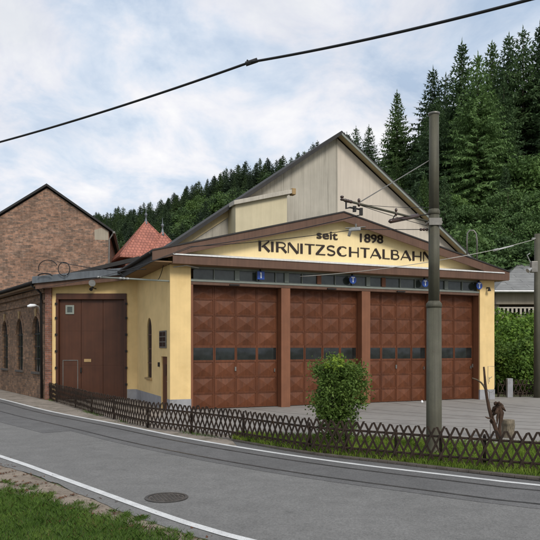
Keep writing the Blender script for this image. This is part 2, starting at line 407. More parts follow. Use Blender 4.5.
def strip(A, B, z, name, mat, kind='structure', n=120):
    assert A and B
    A = resample(A, n); B = resample(B, n); mb = MB()
    mb.add([Vector((p.x, p.y, z)) for p in A]+[Vector((p.x, p.y, z)) for p in B], [(i, i+1, n+i+1, n+i) for i in range(n-1)])
    o = mb.build(name, mat, recalc=False)
    for p in o.data.polygons:
        pass
    bm = bmesh.new(); bm.from_mesh(o.data); bm.normal_update()
    bmesh.ops.reverse_faces(bm, faces=[f for f in bm.faces if f.normal.z < 0]); bm.to_mesh(o.data); bm.free(); uvbox(o.data)
    if kind: o['kind'] = kind
    return o
def sheet(poly, z, name, mat):
    o = MB().add([Vector((p[0], p[1], z)) for p in poly], [tuple(range(len(poly)))]).build(name, mat, recalc=False)
    bm = bmesh.new(); bm.from_mesh(o.data); bm.normal_update()
    bmesh.ops.reverse_faces(bm, faces=[f for f in bm.faces if f.normal.z < 0]); bmesh.ops.triangulate(bm, faces=bm.faces); bm.to_mesh(o.data); bm.free(); uvbox(o.data)
    o['kind'] = 'structure'; return o

FAR = crom([Vector((-42, 70, 0)), g(-120, 371.5), g(-60, 385), g(0, 399), g(50, 411.5), g(120, 425), g(180, 437.3), g(260, 451), g(350, 464), g(460, 477), g(540, 486), g(700, 500), Vector((9.5, 6.6, 0)), Vector((16, 3.5, 0))])
NEAR = crom([Vector((-46, 64, 0)), g(-320, 383), g(-200, 405), g(-100, 426), g(0, 456.7), g(60, 478), g(120, 500), g(180, 521.5), g(241, 539.5), g(330, 561), Vector((2.2, 5.4, 0)), Vector((6, 2.6, 0)), Vector((11, -.6, 0))])
sheet([(-600, -200), (600, -200), (600, 900), (-600, 900)], -.012, 'ground', M['earth'])
def ragged(L, d, amp, seed):
    L = resample(L, 900); O = offset(L, d); rr_ = random.Random(seed); out = []; v = 0
    for i, p in enumerate(O):
        v = v*.8+rr_.gauss(0, amp)*.6; q = (O[min(i+1, len(O)-1)]-O[max(i-1, 0)]).normalized(); out.append(p+Vector((q.y, -q.x, 0))*v)
    return out
strip(offset(FAR, -.10), ragged(NEAR, .27, .030, 4), .004, 'road', M['asphalt'], n=900)
strip(offset(FAR, .0), offset(FAR, 1.62), .008, 'road_track_bed', M['asphalt_dark'])
# a wider worn patch of old asphalt on the left part of the road
i0 = 18; i1 = 52
LA = FAR[i0:i1]
strip(offset(LA, 1.55), offset(LA, 2.35), .0085, 'road_patch', M['asphalt_dark'])
strip(offset(FAR, -.06), offset(FAR, .06), .0125, 'road_edge_line', M['paint'])
strip(offset(NEAR, -.065), offset(NEAR, .065), .0125, 'road_edge_line', M['paint'])
strip(offset(NEAR, .27), offset(NEAR, 4.0), -.003, 'shoulder', M['shoulder'])

# pavement on the far side
strip(offset(FAR, -7.5), offset(FAR, -.09), -.004, 'pavement', M['pavement'])
KERB = crom([g(233, 441.2), g(307, 454), g(400, 465), g(460, 472), g(540, 480.5), g(640, 490), g(900, 512)], 8)
GEDGE = crom([g(236, 436), g(300, 438), g(400, 441.5), g(540, 447.5), g(640, 452), g(900, 465)], 8)
strip(KERB, GEDGE, .03, 'verge_strip', M['soil'])
strip(offset(FAR, -.09)[67:131], KERB, .0005, 'gutter_strip', M['asphalt_dark'])
o = MB()
kb = resample(KERB, 60); kb2 = offset(kb, -.12)
for a, b_, c, d in zip(kb, kb[1:], kb2[1:], kb2):
    o.hexa([Vector((p.x, p.y, 0)) for p in (a, b_, c, d)]+[Vector((p.x, p.y, .05)) for p in (a, b_, c, d)])
o = o.build('kerb', M['kerb'], bevel=.01); o['kind'] = 'structure'
yv = [g(150, 424), g(196, 431), g(236, 436.4)]+GEDGE+[Vector((40, 17, 0)), Vector((40, 29, 0)), g(620, 396.3), g(498, 397), D.p(19.7, 23, 0), D.p(5.9, 23, 0), D.p(5.5, 22, 0), g(165, 412)]
sheet(yv, .004, 'yard', M['yard'])

# embedded rails
def rails(center, label, cat='tram track', z=.0145, group=None, w_=.028):
    th = thing('tram_track', (center[0].x, center[0].y, 0), label, cat, group)
    for s_ in (-.46, .46):
        mb = MB(); L = offset(center, s_); L = resample(L, 90)
        A = offset(L, -w_); B = offset(L, w_)
        for i in range(len(L)-1):
            q = [A[i], A[i+1], B[i+1], B[i]]
            mb.hexa([Vector((p.x, p.y, .002)) for p in q]+[Vector((p.x, p.y, z)) for p in q])
        mb.build('rail', M['rail'] if w_ > .02 else M['yardrail'], th)
    return th
rails(offset(FAR, .90), 'pair of steel tram rails sunk in the road beside the far white line')
def bez(p, n=40):
    out = []
    for i in range(n+1):
        t_ = i/n; a = (1-t_); out.append(p[0]*a**3+p[1]*3*a*a*t_+p[2]*3*a*t_*t_+p[3]*t_**3)
    return out
DOORS = [(U(192, 21.86), U(281, 21.86)), (U(290, 21.86), U(361.5, 21.86)), (U(370, 21.86), U(431, 21.86)), (U(440, 21.86), U(478, 21.86))]
ords = ['first (leftmost)', 'second', 'third', 'fourth (rightmost)']
for i, (a, b_) in enumerate(DOORS):
    uc = (a+b_)/2; s0 = D.p(uc, 22.3, 0)
    c = bez([s0, D.p(uc, 18.6-.2*i, 0), Vector((5.2+i*1.2, 17.0+i*1.1, 0)), Vector((24, 14.5+i*1.5, 0))])
    rails(c, f'worn tram rails curving across the yard from the {ords[i]} depot door', z=.008, group='tram tracks in the depot yard', w_=.014)

# ------------------------------------------------------------------ tram depot
DEP = thing('tram_depot', D.p(12.3, 22, 0), 'yellow tram depot with a low gable lettered KIRNITZSCHTALBAHN above four brown folding doors', 'tram depot')
UL, UR = U(170, 21.76), U(494.5, 21.76)
V0 = 21.76; VB = 34.0
PL = (UL, U(191, V0)); PR = (U(480, V0), UR)
TOPZ = 5.0
sw = MB().box(D, (UL+.03, UL+.33), (22.15, VB), (0, 5.35)).build('side_wall', M['yellow'], DEP)
va, vb = V(151, UL), V(146, UL); vc = (va+vb)/2
def arch(c, hw, z0, z1, n=10, pointed=0.):
    pts = [(c-hw, z0), (c-hw, z1-hw*1.2)]
    for k in range(1, n): a = math.pi*(1-k/n); pts.append((c+hw*math.cos(a), z1-hw*1.2+hw*1.2*math.sin(a)))
    pts += [(c+hw, z1-hw*1.2), (c+hw, z0)]; return pts
class FS:      # depot side wall seen from the left: a = along v, b = depth into the wall (+u)
    def __init__(s): pass
    def p(s, a, b, z): return D.p(UL+b, a, z)
SF = FS()
cut(sw, MB().prism(SF, arch(vc, .42, 1.03, 3.36), -.1, .10))
d0, d1 = V(166.3, UL), V(160.5, UL)
cut(sw, MB().box(D, (UL-.1, UL+.12), (d0, d1), (-.1, 1.88)))
aw = MB().prism(SF, arch(vc, .40, 1.05, 3.34), .07, .09).build('arched_window', M['glass'], DEP)
fr_ = MB().box(D, (UL+.06, UL+.075), (vc-.025, vc+.025), (1.05, 3.33))
for z_ in (1.6, 2.15, 2.7): fr_.box(D, (UL+.064, UL+.074), (vc-.4, vc+.4), (z_-.02, z_+.02))
fr_.build('frame', M['fascia'], aw)
MB().box(D, (UL-.05, UL+.16), (vc-.5, vc+.5), (.95, 1.03)).build('sill', M['stone'], aw, bevel=.008)
sdoor = MB().box(D, (UL+.085, UL+.12), (d0, d1), (.02, 1.87)).build('side_door', M['doorred'], DEP); sdoor['label'] = 'narrow brown side door'
MB().box(D, (UL+.07, UL+.085), (d0+.3, d1-.2), (1.2, 1.6)).build('panel', M['gatebrown'], sdoor)
MB().tube([D.p(UL+.08, d0+.12, 1.0), D.p(UL+.08, d0+.22, 1.0)], .012).build('handle', M['galv'], sdoor)
MB().box(D, (UL-.03, UL+.028), (V(158.8, UL)-.04, V(158.8, UL)+.06), (1.5, 1.66)).build('bell_box', M['black'], DEP)
nv0, nv1 = V(166, UL), V(159.3, UL)
nb = MB().box(D, (UL-.01, UL+.028), (nv0, nv1), (2.18, 2.80)).build('notice_board', M['steel'], DEP, bevel=.006)
ins = MB()
for i in range(3):
    for j in range(2):
        a0 = nv0+.06+j*(nv1-nv0-.08)/2; ins.box(D, (UL-.016, UL-.011), (a0, a0+(nv1-nv0)/2-.1), (2.24+i*.185, 2.24+i*.185+.14))
ins.build('pane', M['glass'], nb)
MB().box(D, PL, (V0, 22.15), (0, TOPZ+.1)).build('pilaster', M['yellow'], DEP, bevel=.012)
MB().box(D, PR, (V0, 22.15), (0, TOPZ+.1)).build('pilaster', M['yellow'], DEP, bevel=.012)
MB().box(D, (UR-.33, UR-.03), (22.15, VB), (0, 5.35)).build('side_wall', M['yellow'], DEP)
MB().box(D, (PL[0]-.012, PL[1]+.008), (V0-.012, 22.14), (0, .42)).build('plinth', M['plinth'], DEP)
MB().box(D, (PR[0]-.008, PR[1]+.012), (V0-.012, 22.14), (0, .42)).build('plinth', M['plinth'], DEP)
MB().box(D, (UL+.016, UL+.04), (d1+.02, 27.6), (0, .43)).build('plinth', M['plinth'], DEP)
# brown posts between the doors and the frame round the openings
for a, b_ in ((PL[1]-.0, PL[1]+.10), (DOORS[0][1], DOORS[1][0]), (DOORS[1][1], DOORS[2][0]), (DOORS[2][1], DOORS[3][0]), (DOORS[3][1]+.01, PR[0])):
    MB().box(D, (a, b_), (21.83, 22.2), (0, 4.39)).build('post', M['brownpost'], DEP, bevel=.01)
MB().box(D, (PL[1], PR[0]), (21.82, 22.2), (4.39, 4.50)).build('lintel', M['fascia'], DEP, bevel=.008)
MB().box(D, (PL[1], PR[0]), (21.80, 22.2), (4.502, 4.56)).build('window_ledge', M['frameglass'], DEP)
# transom windows above the doors
tr = MB().box(D, (PL[1], PR[0]), (21.93, 22.0), (4.562, 4.60)).box(D, (PL[1], PR[0]), (21.93, 22.0), (4.96, 5.04)).build('transom_window', M['frameglass'], DEP)
TM = [193, 214, 237, 257, 275.5, 286.5, 302, 319, 335, 352, 368, 383.5, 400, 415, 430, 446, 462, 479]
wide = {237: 'g', 286.5: 'g', 368: 'g', 319: 'b', 383.5: 'b', 446: 'g'}
for i, px in enumerate(TM):
    u_ = U(px, 21.93); h = .085 if px in wide else .014
    if 0 < i < len(TM)-1:
        MB().box(D, (u_-h, u_+h), (21.90, 22.0), (4.60, 4.96)).build('mullion', M['brownpost'] if wide.get(px) == 'b' else M['frameglass'], tr)
for a, b_ in zip(TM, TM[1:]):
    ua, ub = U(a, 21.93)+.02, U(b_, 21.93)-.02
    MB().box(D, (ua, ub), (21.96, 21.975), (4.60, 4.96)).build('pane', M['greenglass'], tr)
# folding doors
def depot_door(a, b_, ncol, label):
    v = 22.22
    back = MB().box(D, (a, b_), (v, v+.06), (.02, 4.39)).build('folding_door', M['doorred'], DEP); back['label'] = label
    cw = (b_-a)/ncol; rows = [(0.03, .56), (.57, 1.13), (1.14, 1.70), (2.25, 2.80), (2.81, 3.36), (3.37, 3.92), (3.93, 4.38)]
    for i in range(ncol):
        mb = MB(); x0 = a+i*cw+.012; x1 = a+(i+1)*cw-.012
        for z0, z1 in rows:
            zc = (z0+z1)/2; xc = (x0+x1)/2
            # frame rim, then an embossed four sided point
            for q in (((x0, x1), (z0, z0+.03)), ((x0, x1), (z1-.03, z1)), ((x0, x0+.03), (z0+.03, z1-.03)), ((x1-.03, x1), (z0+.03, z1-.03))):
                mb.box(D, q[0], (v-.022, v-.001), q[1])
            X0, X1, Z0, Z1 = x0+.032, x1-.032, z0+.032, z1-.032
            mb.add([D.p(X0, v-.001, Z0), D.p(X1, v-.001, Z0), D.p(X1, v-.001, Z1), D.p(X0, v-.001, Z1), D.p(xc, v-.048, zc)],
                   [(0, 1, 4), (1, 2, 4), (2, 3, 4), (3, 0, 4)])
        mb.box(D, (x0, x1), (v-.025, v-.001), (1.70, 1.75)).box(D, (x0, x1), (v-.025, v-.001), (2.19, 2.249))
        mb.box(D, (x0, x0+.035), (v-.025, v-.001), (1.75, 2.19)).box(D, (x1-.035, x1), (v-.025, v-.001), (1.75, 2.19))
        lf = mb.build('leaf_panel', M['doorred'], back, recalc=False)
        MB().box(D, (x0+.035, x1-.035), (v-.012, v-.003), (1.75, 2.19)).build('pane', M['glass'], back)
    hm = MB().box(D, (a+2*cw-.05, a+2*cw+.01), (v-.05, v-.023), (1.35, 1.5)).box(D, (a+ncol*cw-.14, a+ncol*cw-.1), (v-.06, v-.023), (1.3, 1.42))
    hm.build('handle', M['steel'], back)
for i, (a, b_) in enumerate(DOORS):
    depot_door(a+(.10 if i == 0 else 0), b_, [4, 4, 4, 2][i], f'brown folding door of embossed panels, {ords[i]} of the four')
# dark interior behind doors
MB().box(D, (PL[1], PR[0]), (22.3, 22.5), (0, 5.2)).build('back_wall', M['soffit'], DEP)
# canopy: fascia, flashing, soffit
CU0, CU1 = UL-.02, 20.0
MB().box(D, (CU0, CU1), (21.30, 21.34), (5.02, 5.31)).build('canopy_fascia', M['fascia'], DEP, bevel=.006)
MB().prism(SF := type('F', (), {'p': lambda s, a, b, z: D.p(b, a, z)})(), [(21.27, 5.31), (21.72, 5.42), (21.72, 5.45), (21.27, 5.35)], CU0, CU1-.25).build('canopy_flashing', M['white'], DEP)
MB().box(D, (CU0, CU1), (21.342, 21.95), (5.03, 5.06)).build('soffit', M['soffit'], DEP)
# gable wall
AU, AZ = U(343.5, 21.35), 7.31
LE, RE = 4.83, 20.07
zt = lambda u, d=0: AZ-(.256 if u < AU else .235)*abs(u-AU)-d
MB().prism(D, [(UL+.1, 5.05), (UR-.1, 5.05), (UR-.1, zt(UR-.1, .2)), (AU, zt(AU, .2)), (UL+.1, zt(UL+.1, .2))], 21.72, 21.9).build('gable_wall', M['pale'], DEP)
FD = .37
def chevron(d0, d1, v0, v1, l=LE, r=RE): return MB().prism(D, [(l, zt(l, d0)), (AU, zt(AU, d0)), (r, zt(r, d0)), (r, zt(r, d1)), (AU, zt(AU, d1)), (l, zt(l, d1))], v0, v1)
chevron(.05, FD, 21.33, 21.38).build('verge_fascia', M['fascia'], DEP, bevel=.006)
chevron(0, .05, 21.30, VB).build('roof', M['darkroof'], DEP)
MB().prism(D, [(LE+.05, zt(LE+.05, .2)), (AU, zt(AU, .2)), (RE-.05, zt(RE-.05, .2)), (RE-.05, zt(RE-.05, .24)), (AU, zt(AU, .24)), (LE+.05, zt(LE+.05, .24))], 21.382, 21.718).build('verge_soffit', M['soffit'], DEP)
# left eave: fascia board and dark soffit running back
MB().box(D, (LE, LE+.04), (21.385, VB), (5.05, 5.40)).build('eave_fascia', M['darkroof'], DEP)
MB().box(D, (LE+.042, UL+.03), (21.39, VB), (5.06, 5.10)).build('eave_soffit', M['soffit'], DEP)
MB().box(D, (RE-.04, RE), (21.385, VB), (5.05, 5.38)).build('eave_fascia', M['darkroof'], DEP)
MB().tube([D.p(LE-.07, 21.4, 5.33), D.p(LE-.07, VB, 5.3)], .065, 8).build('gutter', M['black'], DEP, smooth=True)

# lettering ---------------------------------------------------------------
TK, TN = .26, .11
def arc(cx, cy, rx, ry, a0, a1, n=12): return [(cx+rx*math.cos(R(a0+(a1-a0)*i/n)), cy+ry*math.sin(R(a0+(a1-a0)*i/n))) for i in range(n+1)]
GL = {
 'K': (.86, [([(.10, 0), (.10, 1)], TK), ([(.24, .42), (.74, 1)], TN*1.3), ([(.36, .55), (.76, 0)], TK*.95)]),
 'I': (.34, [([(.10, 0), (.10, 1)], TK)]),
 'R': (.82, [([(.10, 0), (.10, 1)], TK), ([(.2, .96), (.4, .96)]+arc(.42, .72, .24, .24, 90, -90)+[(.2, .48)], TN), ([(.42, .48), (.74, 0)], TK*.85)]),
 'N': (.90, [([(.06, 0), (.06, 1)], TN), ([(.1, 1), (.72, 0)], TK*.95), ([(.76, 0), (.76, 1)], TN)]),
 'T': (.76, [([(.36, 0), (.36, 1)], TK), ([(.0, .96), (.72, .96)], TN)]),
 'Z': (.82, [([(.04, .96), (.70, .96)], TN), ([(.64, .95), (.1, .05)], TK), ([(.04, .04), (.74, .04)], TN)]),
 'S': (.78, [(arc(.36, .73, .27, .23, 30, 180, 8)+[(.12, .62)]+[(.36, .5), (.56, .42)]+arc(.34, .27, .28, .24, 20, -150, 8), TN*1.5)]),
 'C': (.92, [(arc(.46, .5, .38, .46, 45, 120, 6), TN*1.1), (arc(.46, .5, .36, .42, 115, 245, 10), TK), (arc(.46, .5, .38, .46, 240, 315, 6), TN*1.1)]),
 'H': (.90, [([(.10, 0), (.10, 1)], TK), ([(.2, .48), (.7, .48)], TN), ([(.72, 0), (.72, 1)], TN*1.2)]),
 'A': (.98, [([(.04, 0), (.42, 1)], TN), ([(.42, 1), (.84, 0)], TK), ([(.16, .3), (.66, .3)], TN)]),
 'L': (.68, [([(.10, 0), (.10, 1)], TK), ([(.18, .04), (.60, .04)], TN)]),
 'B': (.80, [([(.10, 0), (.10, 1)], TK), ([(.2, .96), (.36, .96)]+arc(.38, .75, .2, .21, 90, -90, 8)+[(.2, .54)], TN), ([(.36, .54)]+arc(.40, .29, .25, .25, 90, -90, 8)+[(.2, .04)], TN*1.3)]),
}
def stroke(mb, fr, pts, wd, ox, oz, h, v0, v1):
    n = len(pts); L = []; Rr = []
    P = [Vector((p[0]*h, p[1]*h)) for p in pts]
    for i in range(n):
        d = (P[min(i+1, n-1)]-P[max(i-1, 0)]).normalized(); q = Vector((-d.y, d.x))*wd*h/2
        L.append(P[i]+q); Rr.append(P[i]-q)
    for i in range(n-1):
        q = [L[i], L[i+1], Rr[i+1], Rr[i]]
        mb.prism(fr, [(ox+a.x, oz+a.y) for a in q], v0, v1)
word = 'KIRNITZSCHTALBAHN'; H = .375
# advance widths are scaled so the word spans the same stretch of the gable
u0, u1 = U(258.5, 21.7), U(433.5, 21.7)
tot = sum(GL[c][0] for c in word); ks = (u1-u0)/(tot*H)
lt = MB(); x = u0
class FX:
    def __init__(s, k): s.k = k
for c in word:
    wd, st = GL[c]
    for j, (pts, tk) in enumerate(st):
        stroke(lt, D, [(p[0]*ks, p[1]) for p in pts], tk, x, 5.675, H, 21.700-.002*j, 21.722)
    x += wd*H*ks
lt.build('name_lettering', M['letter'], DEP)
def text_part(txt, name, size, mat, u, v, z, parent, w_, bold=.012):
    cu = bpy.data.curves.new(name, 'FONT'); cu.body = txt; cu.size = size; cu.extrude = .008
    ob = bpy.data.objects.new(name, cu); COL.objects.link(ob); bpy.context.view_layer.update()
    me = bpy.data.meshes.new_from_object(ob.evaluated_get(bpy.context.evaluated_depsgraph_get())); bpy.data.objects.remove(ob)
    xs = [q.co.x for q in me.vertices]; mn, mx = min(xs), max(xs); k = w_/(mx-mn); mb = MB()
    for i, (dx, dz) in enumerate(((-bold, 0), (bold, 0), (0, bold*.7), (0, -bold*.7), (-bold*.7, bold*.5), (bold*.7, -bold*.5), (bold*.7, bold*.5), (-bold*.7, -bold*.5))):
        mb.add([D.p(u+(q.co.x-mn)*k+dx, v-q.co.z-.0011*i, z+q.co.y+dz) for q in me.vertices], [tuple(p.vertices) for p in me.polygons])
    return mb.build(name, mat, parent)
text_part('seit', 'small_lettering', .43, M['letter'], U(317, 21.7), 21.705, 6.29, DEP, U(337.5, 21.7)-U(317, 21.7))
text_part('1898', 'year_lettering', .45, M['letter'], U(360.3, 21.7), 21.705, 6.28, DEP, U(383, 21.7)-U(360.3, 21.7))
# blue signs under the canopy
for px, ch in ((261, 'I'), (353, 'T'), (425.3, 'T'), (479.5, 'T')):
    u_ = U(px, 21.7)
    if px == 261: sg = MB().box(D, (u_-.14, u_+.14), (21.70, 21.73), (4.65, 4.95)).build('number_sign', M['blue'], DEP, bevel=.01)
    else: sg = MB().tube([D.p(u_, 21.70, 4.80), D.p(u_, 21.73, 4.80)], .155, 24).build('number_sign', M['blue'], DEP)
    mb = MB().box(D, (u_-.022, u_+.022), (21.69, 21.699), (4.70, 4.865))
    if ch == 'T': mb.box(D, (u_-.075, u_+.075), (21.688, 21.699), (4.865, 4.905))
    else: mb.box(D, (u_-.04, u_+.022), (21.688, 21.699), (4.865, 4.905))
    mb.build('letter', M['whitepaint'], sg)
    MB().box(D, (u_-.02, u_+.02), (21.73, 21.80), (4.78, 5.03)).build('bracket', M['black'], sg)
# small lamps and cable brackets under the lintel
for px in (236, 333, 402):
    u_ = U(px, 21.8); MB().box(D, (u_-.25, u_+.12), (21.74, 21.80), (4.40, 4.45)).build('cable_bracket', M['black'], DEP)
MB().tube([D.p(UR-.42, 21.76, 4.72), D.p(UR-.42, 21.6, 4.72), D.p(UR-.42, 21.6, 4.62)], .03).tube([D.p(UR-.42, 21.6, 4.72), D.p(UR-.42, 21.6, 4.58)], [.03, .08]).build('lamp', M['black'], DEP)
MB().tube([D.p(UL+.12, 21.74, 4.95), D.p(UL+.5, 21.5, 5.0), D.p(UL+1.0, 21.7, 4.96)], .02).build('cable', M['palewire'], DEP)

# ------------------------------------------------------------------ tall rear hall
HV = 25.3
HALL = thing('rear_hall', D.p(14, HV+3, 0), 'tall steep gabled hall behind the depot, half grey boards, half beige render', 'hall')
au = U(336.8, HV); Ya = D.p(au, HV, 0).y; az_ = EYE+212.0/650*Ya; m_ = .713
hz = lambda u, d=0: az_-m_*abs(u-au)-d
lu, ru = U(166, HV), au+7.75
hb = 30.5
MB().prism(D, [(lu, 0), (au-.03, 0), (au-.03, hz(au, .12)), (lu, hz(lu, .12))], HV, HV+.2).build('boarded_wall', M['siding'], HALL)
MB().prism(D, [(au-.03+.0305, 0), (ru, 0), (ru, hz(ru, .12)), (au+.0005, hz(au, .12))], HV, HV+.2).build('rendered_wall', M['render'], HALL)
MB().box(D, (au-.03, au+.03), (HV-.02, HV+.01), (6, hz(au, .2))).build('corner_strip', M['siding'], HALL)
MB().box(D, (lu, lu+.2), (HV+.2, hb), (0, hz(lu, .15))).build('side_wall', M['render'], HALL)
MB().box(D, (ru-.2, ru), (HV+.2, hb), (0, hz(ru, .15))).build('side_wall', M['render'], HALL)
le, re = lu-.25, ru+.25
def chev2(d0, d1, v0, v1, l, r): return MB().prism(D, [(l, hz(l, d0)), (au, hz(au, d0)), (r, hz(r, d0)), (r, hz(r, d1)), (au, hz(au, d1)), (l, hz(l, d1))], v0, v1)
chev2(-.08, .0, HV-.45, hb, le, re).build('roof', M['darkroof'], HALL)
MB().prism(D, [(le, hz(le, 0)), (au, hz(au, 0)), (au, hz(au, .09)), (le, hz(le, .09))], HV-.45, HV-.41).build('verge_board', M['darkroof'], HALL)
MB().prism(D, [(au+.001, hz(au, 0)), (re, hz(re, 0)), (re, hz(re, .10)), (au+.001, hz(au, .10))], HV-.451, HV-.411).build('verge_board', M['frameglass'], HALL)
chev2(.0, .035, HV-.405, HV+.0, le, re).build('soffit', M['creamsoffit'], HALL)
MB().prism(D, [(lu-.2, hz(lu-.2, .036)), (U(240, HV), hz(U(240, HV), .036)), (U(240, HV), hz(U(240, HV), .40)), (lu-.2, hz(lu-.2, .36))], HV-.05, HV-.001).build('trim_board', M['creamsoffit'], HALL)
# projecting cream dormer box on the boarded half
bu0, bu1 = U(235.5, HV-.9), U(287, HV-.9)
bz = EYE+(HY-205)/650*D.p(bu0, HV-.9, 0).y; bs = .27
MB().prism(D, [(bu0, 4.5), (bu1, 4.5), (bu1, bz+bs*(bu1-bu0)), (bu0, bz)], HV-.9, HV-.002).build('projecting_bay', M['cream'], HALL)
MB().prism(D, [(bu0-.12, bz-.03), (bu1+.15, bz+bs*(bu1-bu0+.27)-.03), (bu1+.15, bz+bs*(bu1-bu0+.27)+.14), (bu0-.12, bz+.14)], HV-1.08, HV-.46).build('bay_roof', M['cap'], HALL, bevel=.01)
MB().box(D, (bu1+.15, bu1+.32), (HV-1.1, HV-.8), (bz+bs*(bu1-bu0)+.0, bz+bs*(bu1-bu0)+.26)).build('gutter_end', M['stone'], HALL, bevel=.02)

# ------------------------------------------------------------------ yellow annex with the dark gate
AY = 27.45
ANX = thing('annex', Vector((-7.6, AY, 0)), 'low yellow lean-to annex with a dark brown double gate, between brick workshop and depot', 'annex')
xl, xr_ = (46-270)/650*AY, (139.5-270)/650*AY
aw_ = MB().prism(W, [(xl+.2, 0), (xr_, 0), (xr_, 5.3), (xl+.2, 4.95)], AY, AY+.3).build('front_wall', M['yellow'], ANX)
gx0, gx1 = (57-270)/650*AY, (126-270)/650*AY; gz = 4.45
cut(aw_, MB().box(W, (gx0, gx1), (AY-.2, AY+.25), (-.1, gz)))
GT = MB().box(W, (gx0, gx1), (AY+.14, AY+.2), (.02, gz-.01)).build('gate', M['gatebrown'], ANX); GT['label'] = 'tall dark brown three leaf metal gate'
MB().box(W, (gx0-.03, gx1+.03), (AY-.05, AY+.13), (gz-.22, gz+.03)).build('lintel', M['gatebrown'], GT, bevel=.01)
for a, b_ in ((gx0-.04, gx0+.07), (gx1-.07, gx1+.04)):
    MB().box(W, (a, b_), (AY-.04, AY+.135), (0, gz-.222)).build('frame', M['gatebrown'], GT)
gw = (gx1-gx0-.14)/3
for i in range(3):
    a = gx0+.07+i*gw
    mb = MB().box(W, (a+.012, a+gw-.012), (AY+.105, AY+.139), (.05, gz-.23))
    for z_ in (1.45, 2.9): mb.box(W, (a+.015, a+gw-.015), (AY+.100, AY+.1045), (z_, z_+.02))
    mb.build('leaf_panel', M['gatebrown'], GT, bevel=.006)
hx0, hx1 = (65-270)/650*AY, (73.5-270)/650*AY
wz0, wz1 = EYE+(HY-314)/650*AY, EYE+(HY-305)/650*AY
fw = MB()
for q in (((hx0, hx1), (wz0, wz0+.07)), ((hx0, hx1), (wz1-.07, wz1)), ((hx0, hx0+.07), (wz0+.07, wz1-.07)), ((hx1-.07, hx1), (wz0+.07, wz1-.07))):
    fw.box(W, q[0], (AY+.07, AY+.099), q[1])
fw.build('window_frame', M['frameglass'], GT)
MB().box(W, (hx0+.07, hx1-.07), (AY+.085, AY+.099), (wz0+.07, wz1-.07)).build('pane', M['greenglass'], GT)
wk = MB(); kx0, kx1 = (62-270)/650*AY, (77.5-270)/650*AY; kz0, kz1 = .35, EYE+(HY-360)/650*AY
for q in (((kx0, kx1), (kz1-.03, kz1)), ((kx0, kx0+.03), (kz0, kz1-.03)), ((kx1-.03, kx1), (kz0, kz1-.03))): wk.box(W, q[0], (AY+.085, AY+.1), q[1])
wk.build('wicket_door', M['steel'], GT)
MB().box(W, ((83.5-270)/650*AY, (90.5-270)/650*AY), (AY+.08, AY+.1), (EYE+(HY-362)/650*AY, EYE+(HY-359)/650*AY)).build('notice_plate', M['stone'], GT)
MB().box(W, (gx0+.07+gw*1.0-.03, gx0+.07+gw+.03), (AY+.05, AY+.1), (1.15, 1.35)).build('handle', M['black'], GT)
hg = MB()
for a in (gx0-.02, gx1+.02):
    for z_ in (.6, 1.3, 2.0, 2.7, 3.4, 4.0): hg.box(W, (a-.05, a+.05), (AY-.065, AY-.042), (z_, z_+.09))
hg.build('hinge', M['black'], GT)
MB().box(W, (xl, xl+.26), (AY-.12, AY+.35), (0, 4.9)).build('brick_corner', M['brickcorner'], ANX)
MB().box(W, (xl+.262, xr_), (AY-.014, AY+.0), (0, .42)).build('plinth', M['plinth'], ANX) if False else MB().box(W, (gx1+.05, xr_), (AY-.014, AY-.001), (0, .44)).build('plinth', M['plinth'], ANX)
# roof, grey metal edge, brown board
rz = lambda x: 5.08+(x+9.9)*.098
rx0, rx1 = -9.85, -5.55
MB().hexa([Vector((a, b_, rz(a)-.12)) for a, b_ in ((rx0, 26.95), (rx1, 26.95), (rx1-3.2, 36), (rx0-3.2, 36))]+[Vector((a, b_, rz(a)+.02)) for a, b_ in ((rx0, 26.95), (rx1, 26.95), (rx1-3.2, 36), (rx0-3.2, 36))]).build('roof', M['greyroof'], ANX)
MB().prism(W, [(rx0, rz(rx0)-.24), (rx1, rz(rx1)-.24), (rx1, rz(rx1)+.05), (rx0, rz(rx0)+.05)], 26.90, 26.945).build('roof_edge', M['greyroof'], ANX, bevel=.01)
MB().prism(W, [(rx0+.1, rz(rx0)-.46), (rx1, rz(rx1)-.46), (rx1, rz(rx1)-.13), (rx0+.1, rz(rx0)-.13)], 27.0, 27.06).build('fascia', M['fascia'], ANX)
MB().prism(W, [(rx0+.1, rz(rx0)-.2), (rx1, rz(rx1)-.2), (rx1, rz(rx1)-.14), (rx0+.1, rz(rx0)-.14)], 27.062, AY-.002).build('soffit', M['soffit'], ANX)
# floodlight above the gate
fp = at(93, 283, 27.0)
fl = thing('floodlight', fp, 'small white and black floodlight above the dark annex gate', 'floodlight')
MB().box(W, (fp.x-.02, fp.x+.02), (fp.y+.0, AY), (fp.z-.22, fp.z-.18)).tube([fp+Vector((0, .0, -.2)), fp+Vector((0, -.1, .0))], .025).build('bracket', M['black'], fl)
MB().tube([fp+Vector((0, .06, .06)), fp+Vector((0, -.14, -.02))], [.07, .145], 16).build('lamp_head', M['galv'], fl, smooth=False)
MB().tube([fp+Vector((-.04, -.02, -.2)), fp+Vector((-.04, -.16, -.28))], [.05, .075], 12).build('sensor', M['black'], fl)

